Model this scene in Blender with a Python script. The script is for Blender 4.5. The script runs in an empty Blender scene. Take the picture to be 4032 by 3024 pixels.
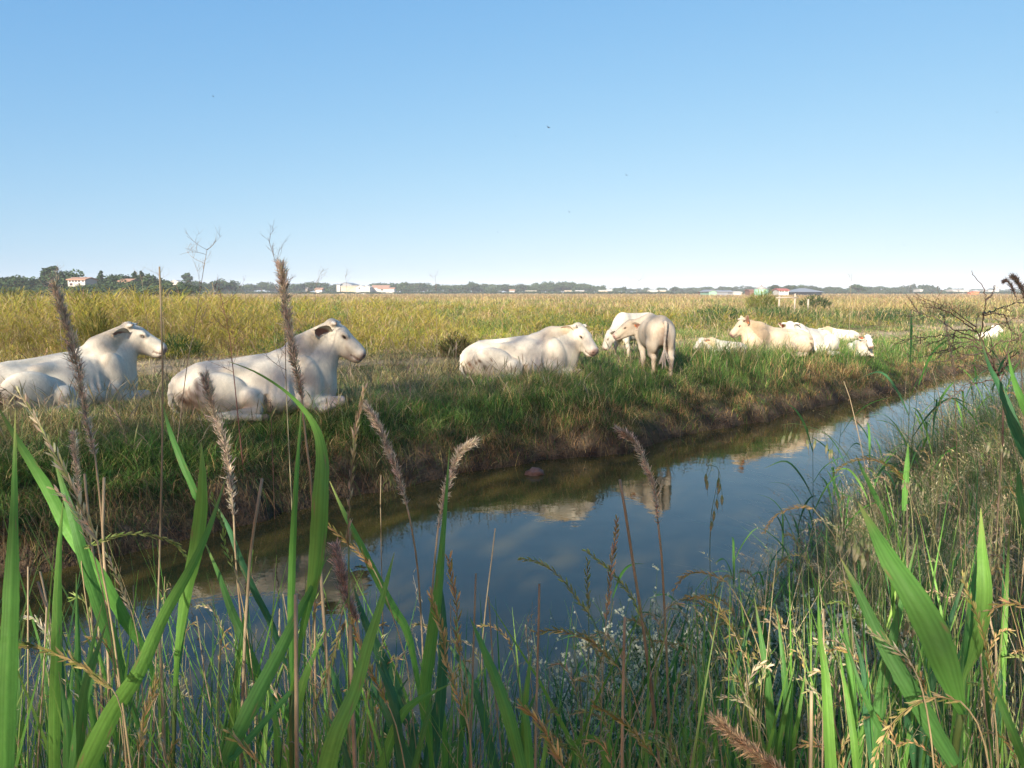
import bpy, math, numpy as np
from mathutils import Vector
R = math.radians
rng = np.random.default_rng(7)
scene = bpy.context.scene
col = scene.collection

# ------------------------------------------------------------------ camera
CAMH = 2.5
FPX = 3028.0                                    # focal length in photograph pixels (4032 wide)
PITCH = math.atan((1512 - 1150) / FPX)
cam_data = bpy.data.cameras.new('camera')
cam = bpy.data.objects.new('camera', cam_data)
col.objects.link(cam)
cam_data.sensor_width = 36.0
cam_data.lens = FPX / 4032 * 36.0
cam_data.clip_start = 0.05
cam_data.clip_end = 12000
cam.location = (0, 0, CAMH)
cam.rotation_euler = (math.pi / 2 - PITCH, 0, 0)
scene.camera = cam

# ------------------------------------------------------------------ sky and sun
SUN_EL = 24.0
SHX0, SHX1, SHY, SHH = -38.0, 12.0, -12.0, 17.0
SUN_AZ = 205.0                                  # compass style: from +Y clockwise, where the sun stands
world = bpy.data.worlds.new('World')
scene.world = world
world.use_nodes = True
wn = world.node_tree.nodes; wl = world.node_tree.links
wn.clear()
w_out = wn.new('ShaderNodeOutputWorld'); w_bg = wn.new('ShaderNodeBackground')
w_sky = wn.new('ShaderNodeTexSky')
w_sky.sky_type = 'NISHITA'; w_sky.sun_disc = False
w_sky.sun_elevation = R(SUN_EL); w_sky.sun_rotation = R(SUN_AZ)
w_sky.altitude = 10; w_sky.air_density = 1.0; w_sky.dust_density = 1.6; w_sky.ozone_density = 3.0
w_bg.inputs['Strength'].default_value = 0.15
# the look of the camera's film on the sky: a soft curve per colour channel; the view is lifted a little off the dull horizon line
w_tc = wn.new('ShaderNodeTexCoord'); w_mp = wn.new('ShaderNodeMapping'); w_mp.inputs['Location'].default_value = (0, 0, .06)
wl.new(w_tc.outputs['Generated'], w_mp.inputs['Vector']); wl.new(w_mp.outputs[0], w_sky.inputs['Vector'])
w_sep = wn.new('ShaderNodeSeparateColor'); w_com = wn.new('ShaderNodeCombineColor'); wl.new(w_sky.outputs[0], w_sep.inputs[0])
for i_, (g_, a_) in enumerate([(1.086, .605), (.667, .455), (.32, .438)]):
    p_ = wn.new('ShaderNodeMath'); p_.operation = 'POWER'; p_.inputs[1].default_value = g_
    q_ = wn.new('ShaderNodeMath'); q_.operation = 'MULTIPLY'; q_.inputs[1].default_value = a_ * .15 ** g_ / .15
    wl.new(w_sep.outputs[i_], p_.inputs[0]); wl.new(p_.outputs[0], q_.inputs[0]); wl.new(q_.outputs[0], w_com.inputs[i_])
wl.new(w_com.outputs[0], w_bg.inputs[0]); wl.new(w_bg.outputs[0], w_out.inputs[0])
sd_ = bpy.data.lights.new('sun', 'SUN'); sun = bpy.data.objects.new('sun', sd_); col.objects.link(sun)
sd_.energy = 4.7; sd_.angle = R(0.53); sd_.color = (1.0, 0.93, 0.80)
az = R(SUN_AZ); el = R(SUN_EL)
to_sun = Vector((math.sin(az) * math.cos(el), math.cos(az) * math.cos(el), math.sin(el)))
sun.rotation_euler = to_sun.to_track_quat('Z', 'Y').to_euler()
sun.location = (0, -30, 40)

scene.view_settings.view_transform = 'Standard'
scene.view_settings.look = 'None'
scene.view_settings.exposure = 1.2
scene.view_settings.gamma = 1.0
scene.cycles.max_bounces = 6
scene.cycles.diffuse_bounces = 3
scene.cycles.glossy_bounces = 3
scene.cycles.transmission_bounces = 3
scene.cycles.volume_bounces = 0
scene.cycles.transparent_max_bounces = 6
scene.cycles.caustics_reflective = False
scene.cycles.caustics_refractive = False

# ------------------------------------------------------------------ helpers
def ray(px, py):
    u = (px - 2016) / FPX; v = -(py - 1512) / FPX
    return np.array([u, math.cos(PITCH) + v * math.sin(PITCH), -math.sin(PITCH) + v * math.cos(PITCH)])
def at(px, py, Y):                              # the point seen there, Y metres ahead
    d = ray(px, py); return np.array([0, 0, CAMH]) + d * (Y / d[1])
def onz(px, py, z):
    d = ray(px, py); return np.array([0, 0, CAMH]) + d * ((z - CAMH) / d[2])

def link(o, parent=None):
    col.objects.link(o)
    if parent is not None: o.parent = parent
    return o
def tag(o, label=None, cat=None, group=None, kind=None):
    if label: o['label'] = label
    if cat: o['category'] = cat
    if group: o['group'] = group
    if kind: o['kind'] = kind
    return o
def empty(name, loc=(0, 0, 0), rz=0.0):
    o = bpy.data.objects.new(name, None); o.empty_display_size = 0.2
    o.location = loc; o.rotation_euler = (0, 0, rz)
    return link(o)
def copy_tree(o, parent=None):
    c = o.copy(); col.objects.link(c); c.parent = parent
    for ch in list(o.children): copy_tree(ch, c)
    return c

class Acc:
    """collects quads / triangles with a colour per vertex, then makes ONE mesh object"""
    def __init__(s): s.V = []; s.Q = []; s.T = []; s.C = []; s.n = 0
    def add(s, V, Q=None, T=None, C=(1, 1, 1)):
        V = np.asarray(V, float).reshape(-1, 3)
        C = np.asarray(C, float)
        if C.ndim == 1: C = np.tile(C, (len(V), 1))
        if Q is not None and len(Q): s.Q.append(np.asarray(Q, np.int64).reshape(-1, 4) + s.n)
        if T is not None and len(T): s.T.append(np.asarray(T, np.int64).reshape(-1, 3) + s.n)
        s.V.append(V); s.C.append(C); s.n += len(V)
    def mesh(s, name, mat, smooth=True):
        me = bpy.data.meshes.new(name)
        V = np.concatenate(s.V); C = np.concatenate(s.C)
        Q = np.concatenate(s.Q) if s.Q else np.zeros((0, 4), np.int64)
        T = np.concatenate(s.T) if s.T else np.zeros((0, 3), np.int64)
        loops = np.concatenate([Q.ravel(), T.ravel()]).astype(np.int32)
        starts = np.concatenate([np.arange(len(Q)) * 4, len(Q) * 4 + np.arange(len(T)) * 3]).astype(np.int32)
        tot = np.concatenate([np.full(len(Q), 4), np.full(len(T), 3)]).astype(np.int32)
        me.vertices.add(len(V)); me.vertices.foreach_set('co', V.astype(np.float32).ravel())
        me.loops.add(len(loops)); me.loops.foreach_set('vertex_index', loops)
        me.polygons.add(len(tot)); me.polygons.foreach_set('loop_start', starts)
        me.polygons.foreach_set('loop_total', tot)
        me.polygons.foreach_set('use_smooth', np.full(len(tot), bool(smooth)))
        me.update(calc_edges=True)
        a = me.color_attributes.new('Col', 'FLOAT_COLOR', 'POINT')
        rgba = np.ones((len(V), 4), np.float32); rgba[:, :3] = C
        a.data.foreach_set('color', rgba.ravel())
        for m in (mat if isinstance(mat, (list, tuple)) else [mat]): me.materials.append(m)
        return me
    def build(s, name, mat, parent=None, smooth=True, loc=None):
        o = bpy.data.objects.new(name, s.mesh(name, mat, smooth))
        if loc is not None: o.location = loc
        return link(o, parent)

def mat_new(name, rough=0.7, spec=0.3):
    m = bpy.data.materials.new(name); m.use_nodes = True
    b = m.node_tree.nodes['Principled BSDF']
    b.inputs['Roughness'].default_value = rough
    b.inputs['Specular IOR Level'].default_value = spec
    return m, m.node_tree.nodes, m.node_tree.links, b
def mat_flat(name, rgb, rough=0.7, spec=0.3, var=0.15, scale=6.0, bump=0.0, metal=0.0):
    m, n, l, b = mat_new(name, rough, spec)
    tc = n.new('ShaderNodeTexCoord'); no = n.new('ShaderNodeTexNoise')
    no.inputs['Scale'].default_value = scale; no.inputs['Detail'].default_value = 5
    mx = n.new('ShaderNodeMix'); mx.data_type = 'RGBA'
    mx.inputs['A'].default_value = (*[c * (1 - var) for c in rgb], 1)
    mx.inputs['B'].default_value = (*[min(1, c * (1 + var)) for c in rgb], 1)
    l.new(tc.outputs['Object'], no.inputs['Vector']); l.new(no.outputs['Fac'], mx.inputs['Factor'])
    l.new(mx.outputs['Result'], b.inputs['Base Color'])
    b.inputs['Metallic'].default_value = metal
    if bump:
        bp = n.new('ShaderNodeBump'); bp.inputs['Strength'].default_value = bump
        l.new(no.outputs['Fac'], bp.inputs['Height']); l.new(bp.outputs['Normal'], b.inputs['Normal'])
    return m
def mat_vcol(name, rough=0.6, spec=0.25, transl=0.0, var=0.12, scale=30.0, bump=0.0, bscale=None, bdist=.02):
    """colour comes from the mesh's own colour attribute, broken up by noise; thin leaves let light through"""
    m, n, l, b = mat_new(name, rough, spec)
    at_ = n.new('ShaderNodeAttribute'); at_.attribute_name = 'Col'
    tc = n.new('ShaderNodeTexCoord'); no = n.new('ShaderNodeTexNoise')
    no.inputs['Scale'].default_value = scale; no.inputs['Detail'].default_value = 4
    l.new(tc.outputs['Object'], no.inputs['Vector'])
    mr = n.new('ShaderNodeMapRange'); mr.inputs['To Min'].default_value = 1 - 2 * var; mr.inputs['To Max'].default_value = 1 + 2 * var
    l.new(no.outputs['Fac'], mr.inputs['Value'])
    mu = n.new('ShaderNodeVectorMath'); mu.operation = 'SCALE'
    l.new(at_.outputs['Color'], mu.inputs[0]); l.new(mr.outputs['Result'], mu.inputs['Scale'])
    l.new(mu.outputs['Vector'], b.inputs['Base Color'])
    if bump:
        n2 = n.new('ShaderNodeTexNoise'); n2.inputs['Scale'].default_value = bscale or scale * 3; n2.inputs['Detail'].default_value = 6
        l.new(tc.outputs['Object'], n2.inputs['Vector'])
        bp = n.new('ShaderNodeBump'); bp.inputs['Strength'].default_value = bump; bp.inputs['Distance'].default_value = bdist
        l.new(n2.outputs['Fac'], bp.inputs['Height']); l.new(bp.outputs['Normal'], b.inputs['Normal'])
    if transl:
        tr = n.new('ShaderNodeBsdfTranslucent'); ms = n.new('ShaderNodeMixShader'); ms.inputs[0].default_value = transl
        l.new(mu.outputs['Vector'], tr.inputs['Color'])
        l.new(b.outputs[0], ms.inputs[1]); l.new(tr.outputs[0], ms.inputs[2])
        l.new(ms.outputs[0], n['Material Output'].inputs['Surface'])
    return m

def vnoise(X, Y, scale, seed=0):                # smooth value noise in [0,1]
    g = np.random.default_rng(1000 + seed).random((64, 64))
    x = np.asarray(X) / scale + 1000.37; y = np.asarray(Y) / scale + 1000.71
    xi = np.floor(x).astype(int); yi = np.floor(y).astype(int); fx = x - xi; fy = y - yi
    fx = fx * fx * (3 - 2 * fx); fy = fy * fy * (3 - 2 * fy)
    G = lambda i, j: g[i % 64, j % 64]
    return (G(xi, yi) * (1 - fx) + G(xi + 1, yi) * fx) * (1 - fy) + (G(xi, yi + 1) * (1 - fx) + G(xi + 1, yi + 1) * fx) * fy

def tube(acc, P, rad, sides=6, C=(1, 1, 1), caps=True):
    P = np.asarray(P, float); n = len(P); rad = np.broadcast_to(np.asarray(rad, float), (n,))
    T = np.gradient(P, axis=0); T /= np.linalg.norm(T, axis=1)[:, None] + 1e-9
    ref = np.array([0, 0, 1.0]) if abs(T[0, 2]) < 0.9 else np.array([0, 1.0, 0])
    A = np.cross(T, ref); A /= np.linalg.norm(A, axis=1)[:, None] + 1e-9
    B = np.cross(T, A)
    th = np.arange(sides) / sides * 2 * math.pi
    V = P[:, None] + rad[:, None, None] * (A[:, None] * np.cos(th)[None, :, None] + B[:, None] * np.sin(th)[None, :, None])
    V = V.reshape(-1, 3)
    i = np.arange(n - 1)[:, None] * sides; j = np.arange(sides)[None]; k = (j + 1) % sides
    Q = np.stack([i + j, i + k, i + sides + k, i + sides + j], -1).reshape(-1, 4)
    Tt = []
    if caps:
        V = np.vstack([V, P[:1], P[-1:]]); m = n * sides
        Tt = [(m, (q + 1) % sides, q) for q in range(sides)] + [(m + 1, (n - 1) * sides + q, (n - 1) * sides + (q + 1) % sides) for q in range(sides)]
    C = np.asarray(C, float)
    if C.ndim == 2: C = np.repeat(C, sides, axis=0); C = np.vstack([C, C[:1], C[-1:]]) if caps else C
    acc.add(V, Q, Tt, C)

def spline(P, n):                                # Catmull-Rom through P
    P = np.asarray(P, float)
    if len(P) == 2: t = np.linspace(0, 1, n)[:, None]; return P[0] * (1 - t) + P[1] * t
    E = np.vstack([2 * P[0] - P[1], P, 2 * P[-1] - P[-2]])
    t = np.linspace(0, len(P) - 1 - 1e-9, n); i = t.astype(int); f = (t - i)[:, None]
    a, b, c, d = E[i], E[i + 1], E[i + 2], E[i + 3]
    return 0.5 * (2 * b + (c - a) * f + (2 * a - 5 * b + 4 * c - d) * f ** 2 + (3 * b - a - 3 * c + d) * f ** 3)
# ================================================================== CATTLE
# every body is one continuous surface, grown round a skeleton of blended masses
def surface_nets(F, o, h):
    nx, ny, nz = F.shape
    ins = F < 0
    acc = np.zeros((nx - 1, ny - 1, nz - 1, 3)); cnt = np.zeros((nx - 1, ny - 1, nz - 1))
    def sl(a, dx, dy, dz): return a[dx:nx - 1 + dx, dy:ny - 1 + dy, dz:nz - 1 + dz]
    corners = [(a, b, c) for a in (0, 1) for b in (0, 1) for c in (0, 1)]
    for A in corners:
        for ax in range(3):
            if A[ax]: continue
            B = list(A); B[ax] = 1
            fa, fb = sl(F, *A), sl(F, *B); m = (fa < 0) != (fb < 0)
            t = np.where(m, fa / np.where(m, fa - fb, 1), 0)
            for q in range(3):
                acc[..., q] += np.where(m, A[q] + (t if q == ax else 0), 0)
            cnt += m
    act = cnt > 0
    idx = -np.ones(act.shape, np.int64); I = np.argwhere(act); idx[act] = np.arange(len(I))
    V = (I + acc[act] / cnt[act][:, None]) * h + o
    Q = []
    for ax in range(3):
        b, c = (ax + 1) % 3, (ax + 2) % 3
        s0 = [slice(None)] * 3; s1 = [slice(None)] * 3
        s0[ax] = slice(0, -1); s1[ax] = slice(1, None)
        ch = ins[tuple(s0)] != ins[tuple(s1)]
        for (w, flip) in ((ins[tuple(s0)] & ch, False), (ins[tuple(s1)] & ch, True)):
            E = np.argwhere(w)
            ok = (E[:, b] > 0) & (E[:, c] > 0) & (E[:, b] < F.shape[b] - 1) & (E[:, c] < F.shape[c] - 1)
            E = E[ok]
            def g(db, dc):
                K = E.copy(); K[:, b] += db; K[:, c] += dc
                return idx[K[:, 0], K[:, 1], K[:, 2]]
            q = np.stack([g(-1, -1), g(0, -1), g(0, 0), g(-1, 0)], 1)
            Q.append(q[:, ::-1] if flip else q)
    return V, np.concatenate(Q)

def rot_zyx(yaw, pitch, roll=0):
    cy, sy, cp, sp, cr, sr = math.cos(yaw), math.sin(yaw), math.cos(pitch), math.sin(pitch), math.cos(roll), math.sin(roll)
    Rz = np.array([[cy, -sy, 0], [sy, cy, 0], [0, 0, 1]]); Ry = np.array([[cp, 0, -sp], [0, 1, 0], [sp, 0, cp]])
    Rx = np.array([[1, 0, 0], [0, cr, -sr], [0, sr, cr]])
    return Rz @ Ry @ Rx                         # pitch > 0 lifts the nose

def p_cone(a, b, ra, rb, k=0.05, sc=None, sub=False): return ('c', np.array(a, float), np.array(b, float), ra, rb, k, sc, sub)
def p_ell(c, r, k=0.05, yaw=0, pitch=0, roll=0, sub=False): return ('e', np.array(c, float), np.array(r, float), rot_zyx(yaw, pitch, roll), None, k, None, sub)
def xform(prims, M, o, s):
    out = []
    for p in prims:
        if p[0] == 'c': out.append(('c', o + M @ (p[1] * s), o + M @ (p[2] * s), p[3] * s, p[4] * s, p[5] * s, p[6], p[7]))
        else: out.append(('e', o + M @ (p[1] * s), p[2] * s, M @ p[3], None, p[5] * s, None, p[7]))
    return out
def evalf(prims, P):
    D = np.full(len(P), 9.0)
    for p in prims:
        if p[0] == 'c':
            _, a, b, ra, rb, k, sc, sub = p
            ab = b - a; t = np.clip(((P - a) @ ab) / (ab @ ab + 1e-12), 0, 1)
            v = P - (a + t[:, None] * ab)
            d = np.linalg.norm(v, axis=1) - (ra + (rb - ra) * t)
        else:
            _, c, r, M, _, k, _, sub = p
            q = (P - c) @ M
            k0 = np.linalg.norm(q / r, axis=1); k1 = np.linalg.norm(q / (r * r), axis=1)
            d = np.where(k1 > 1e-9, k0 * (k0 - 1) / np.maximum(k1, 1e-9), -r.min())
        if sub:
            hh = np.clip(0.5 - 0.5 * (D + d) / k, 0, 1); D = D * (1 - hh) + (-d) * hh + k * hh * (1 - hh)
        else:
            hh = np.clip(0.5 + 0.5 * (D - d) / k, 0, 1); D = D * (1 - hh) + d * hh - k * hh * (1 - hh)
    return D

HEAD = [  # x poll -> muzzle, z up, poll at the origin
    p_ell((.11, 0, -.050), (.155, .118, .118), .03),
    p_ell((-.005, 0, .02), (.065, .095, .060), .04),
    p_cone((.14, 0, -.058), (.41, 0, -.088), .104, .085, .05),
    p_cone((.10, .035, -.005), (.38, .020, -.038), .062, .044, .04), p_cone((.10, -.035, -.005), (.38, -.020, -.038), .062, .044, .04),
    p_ell((.450, 0, -.082), (.062, .103, .070), .035), p_ell((.440, 0, -.148), (.062, .090, .052), .03),
    p_cone((.12, 0, -.172), (.39, 0, -.160), .092, .056, .05),
    p_ell((.12, .058, -.130), (.105, .050, .115), .04), p_ell((.12, -.058, -.130), (.105, .050, .115), .04),
    p_ell((.185, .092, .008), (.055, .028, .032), .025), p_ell((.185, -.092, .008), (.055, .028, .032), .025),
    p_cone((.28, .07, -.07), (.42, .065, -.09), .028, .022, .04), p_cone((.28, -.07, -.07), (.42, -.065, -.09), .028, .022, .04),
    p_cone((.03, .07, .03), (.01, .125, .035), .030, .022, .03), p_cone((.03, -.07, .03), (.01, -.125, .035), .030, .022, .03),
    p_ell((.200, .112, -.018), (.028, .013, .018), .012, sub=True), p_ell((.200, -.112, -.018), (.028, .013, .018), .012, sub=True),
    p_ell((.508, .054, -.074), (.018, .020, .019), .012, sub=True), p_ell((.508, -.054, -.074), (.018, .018, .017), .012, sub=True),
    p_ell((.44, .098, -.138), (.10, .028, .008), .012, pitch=.08, sub=True), p_ell((.44, -.098, -.138), (.10, .028, .008), .012, pitch=.08, sub=True),
    p_ell((.510, 0, -.132), (.02, .08, .007), .010, sub=True),
]
def lying_prims(thick=1.0, neck=((1.48, .70), (1.90, .98)), hx=0.0, turn=0.0, leg_out=1.0):
    y = thick; P = []
    P += [p_ell((1.06, 0, .355), (.58, .335 * y, .355), .06), p_ell((1.02, 0, .19), (.62, .43 * y, .22), .08),
          p_ell((.42, 0, .35), (.41, .26 * y, .285), .07), p_ell((.17, 0, .28), (.17, .22 * y, .26), .08),
          p_cone((.10, 0, .47), (.30, 0, .56), .07, .10, .08),
          p_ell((.65, .17 * y, .580), (.10, .055, .05), .11), p_ell((.65, -.17 * y, .580), (.10, .055, .05), .11),
          p_cone((.40, 0, .625), (1.20, 0, .690), .045, .055, .07),
          p_ell((1.50, 0, .44), (.34, .27 * y, .40), .10), p_cone((1.20, 0, .70), (1.48, 0, .78), .07, .085, .08)]
    hxy = np.array([neck[1][0], hx, neck[1][1]])
    n0 = np.array([neck[0][0], 0, neck[0][1]])
    P += [p_cone(n0 + (0, 0, .05), hxy + (-.03, 0, -.035), .155, .092, .08),
          p_cone(n0 + (.12, 0, -.22), hxy + (.01, 0, -.17), .215, .115, .09),
          p_cone((1.66, 0, .36), hxy + (-.01, 0, -.27), .21, .095, .09),
          p_ell((1.72, 0, .27), (.19, .18, .24), .10),
          p_cone((1.74, 0, .22), hxy + (-.02, 0, -.36), .10, .06, .10)]     # dewlap
    for s in (-1, 1):
        P += [p_ell((.47, s * .27 * y, .30), (.35, .15, .26), .022, pitch=-.25),
              p_cone((.78, s * .34 * y, .24), (.86, s * .37 * y, .13), .13, .085, .05),
              p_cone((.84, s * .42 * y, .09), (.42, s * .46 * y, .07), .075, .052, .03),
              p_cone((.42, s * .46 * y, .07), (.80, s * .54 * y, .045), .048, .034, .02),
              p_cone((.80, s * .54 * y, .045), (.91, s * .54 * y, .04), .036, .046, .02),
              p_ell((1.50, s * .225 * y, .42), (.17, .10, .30), .025, pitch=.25),
              p_cone((1.44, s * .25 * y, .24), (1.46, s * .27 * y, .12), .11, .09, .05),
              p_cone((1.48, s * .26 * y, .12), (1.90, s * .22 * y * leg_out, .13), .090, .062, .05),
              p_cone((1.90, s * .22 * y * leg_out, .125), (1.64, s * .34 * y * leg_out, .045), .058, .038, .02),
              p_cone((1.64, s * .34 * y * leg_out, .045), (1.56, s * .33 * y * leg_out, .04), .038, .046, .02)]
        # flank crease in front of the thigh, behind the shoulder
        P += [p_ell((.96, s * .41 * y, .24), (.028, .07, .22), .045, pitch=-.15, sub=True),
              p_ell((1.30, s * .36 * y, .40), (.024, .05, .24), .05, sub=True)] + [p_cone((1.22 - .085 * q, s * .355 * y, .30), (1.26 - .085 * q, s * .20 * y, .60), .020, .018, .030) for q in range(4)]
    return P, hxy
def standing_prims(head=(1.30, 0, 1.02), y=1.0, step=0.08):
    P = [p_ell((.70, 0, .72), (.48, .215 * y, .235), .07), p_ell((.30, 0, .76), (.29, .205 * y, .225), .07),
         p_ell((.12, 0, .72), (.13, .16 * y, .19), .06),
         p_ell((1.02, 0, .72), (.22, .185 * y, .27), .07), p_cone((.30, 0, .90), (1.0, 0, .92), .09, .08, .08),
         p_cone((.08, 0, .88), (.2, 0, .93), .045, .06, .05), p_ell((.75, 0, .60), (.42, .17 * y, .18), .08)]
    H = np.array(head, float)
    P += [p_cone((1.02, 0, .86), H + (-.03, 0, -.03), .13, .075, .07), p_cone((1.10, 0, .68), H + (0, 0, -.12), .15, .075, .07),
          p_ell((1.18, 0, .60), (.12, .11, .15), .06)]
    for s in (-1, 1):
        st = step * s
        P += [p_ell((.22, s * .125, .62), (.19, .085, .23), .05, pitch=.2),
              p_cone((.26, s * .13, .55), (.22 + st, s * .125, .40), .105, .065, .05),
              p_cone((.22 + st, s * .125, .40), (.10 + st, s * .12, .34), .060, .042, .03),
              p_cone((.10 + st, s * .12, .34), (.15 + st, s * .12, .10), .040, .029, .02),
              p_cone((.15 + st, s * .12, .10), (.19 + st, s * .12, .03), .032, .042, .02),
              p_cone((1.04, s * .13, .62), (1.02, s * .12, .45), .10, .062, .05),
              p_cone((1.02, s * .12, .45), (1.03 - st, s * .115, .27), .058, .040, .03),
              p_cone((1.03 - st, s * .115, .27), (1.03 - st, s * .115, .09), .036, .028, .02),
              p_cone((1.03 - st, s * .115, .09), (1.07 - st, s * .115, .03), .030, .040, .02)]
    return P, H

M_cow = None
def cow_materials():
    global M_cow, M_eye, M_horn, M_tag, M_hair
    m, n, l, b = mat_new('cattle_coat', 0.9, 0.06)
    a = n.new('ShaderNodeAttribute'); a.attribute_name = 'Col'
    tc = n.new('ShaderNodeTexCoord')
    n1 = n.new('ShaderNodeTexNoise'); n1.inputs['Scale'].default_value = 6.0; n1.inputs['Detail'].default_value = 9; n1.inputs['Roughness'].default_value = .72
    n2 = n.new('ShaderNodeTexNoise'); n2.inputs['Scale'].default_value = 90; n2.inputs['Detail'].default_value = 3
    mp = n.new('ShaderNodeMapping'); mp.inputs['Scale'].default_value = (1, 1, .30)
    l.new(tc.outputs['Object'], n1.inputs['Vector']); l.new(tc.outputs['Object'], mp.inputs['Vector']); l.new(mp.outputs[0], n2.inputs['Vector'])
    r1 = n.new('ShaderNodeMapRange'); r1.inputs['From Min'].default_value = .52; r1.inputs['From Max'].default_value = .72; r1.inputs['To Max'].default_value = .26
    l.new(n1.outputs['Fac'], r1.inputs['Value'])
    mx = n.new('ShaderNodeMix'); mx.data_type = 'RGBA'; mx.inputs['B'].default_value = (.34, .26, .16, 1)
    l.new(r1.outputs['Result'], mx.inputs['Factor']); l.new(a.outputs['Color'], mx.inputs['A'])
    r2 = n.new('ShaderNodeMapRange'); r2.inputs['To Min'].default_value = .70; r2.inputs['To Max'].default_value = 1.20
    n4 = n.new('ShaderNodeTexNoise'); n4.inputs['Scale'].default_value = 22; n4.inputs['Detail'].default_value = 8; n4.inputs['Roughness'].default_value = .75
    l.new(mp.outputs[0], n4.inputs['Vector']); av = n.new('ShaderNodeMath'); av.operation = 'MULTIPLY_ADD'; av.inputs[1].default_value = 1.3
    hf = n.new('ShaderNodeMath'); hf.operation = 'MULTIPLY_ADD'; hf.inputs[1].default_value = .5; hf.inputs[2].default_value = -.40
    l.new(n2.outputs['Fac'], hf.inputs[0]); l.new(n4.outputs['Fac'], av.inputs[0]); l.new(hf.outputs[0], av.inputs[2]); l.new(av.outputs[0], r2.inputs['Value'])
    mu = n.new('ShaderNodeVectorMath'); mu.operation = 'SCALE'
    l.new(mx.outputs['Result'], mu.inputs[0]); l.new(r2.outputs['Result'], mu.inputs['Scale'])
    l.new(mu.outputs['Vector'], b.inputs['Base Color'])
    b.inputs['Sheen Weight'].default_value = 0.0; b.inputs['Sheen Roughness'].default_value = .5
    bp = n.new('ShaderNodeBump'); bp.inputs['Strength'].default_value = .45; bp.inputs['Distance'].default_value = .006
    bp2 = n.new('ShaderNodeBump'); bp2.inputs['Strength'].default_value = .35; bp2.inputs['Distance'].default_value = .008
    n3 = n.new('ShaderNodeTexNoise'); n3.inputs['Scale'].default_value = 32; n3.inputs['Detail'].default_value = 5
    l.new(tc.outputs['Object'], n3.inputs['Vector'])
    l.new(n3.outputs['Fac'], bp2.inputs['Height']); l.new(bp2.outputs[0], bp.inputs['Normal'])
    l.new(n2.outputs['Fac'], bp.inputs['Height']); l.new(bp.outputs['Normal'], b.inputs['Normal'])
    M_cow = m
    M_eye = mat_flat('eye', (.012, .008, .006), .08, .6, .1)
    M_horn = mat_vcol('horn', .45, .4, var=.08)
    M_tag = mat_flat('ear_tag_plastic', (.85, .22, .02), .4, .4, .08)
    M_hair = mat_vcol('tail_hair', .8, .1, var=.1)

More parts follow.
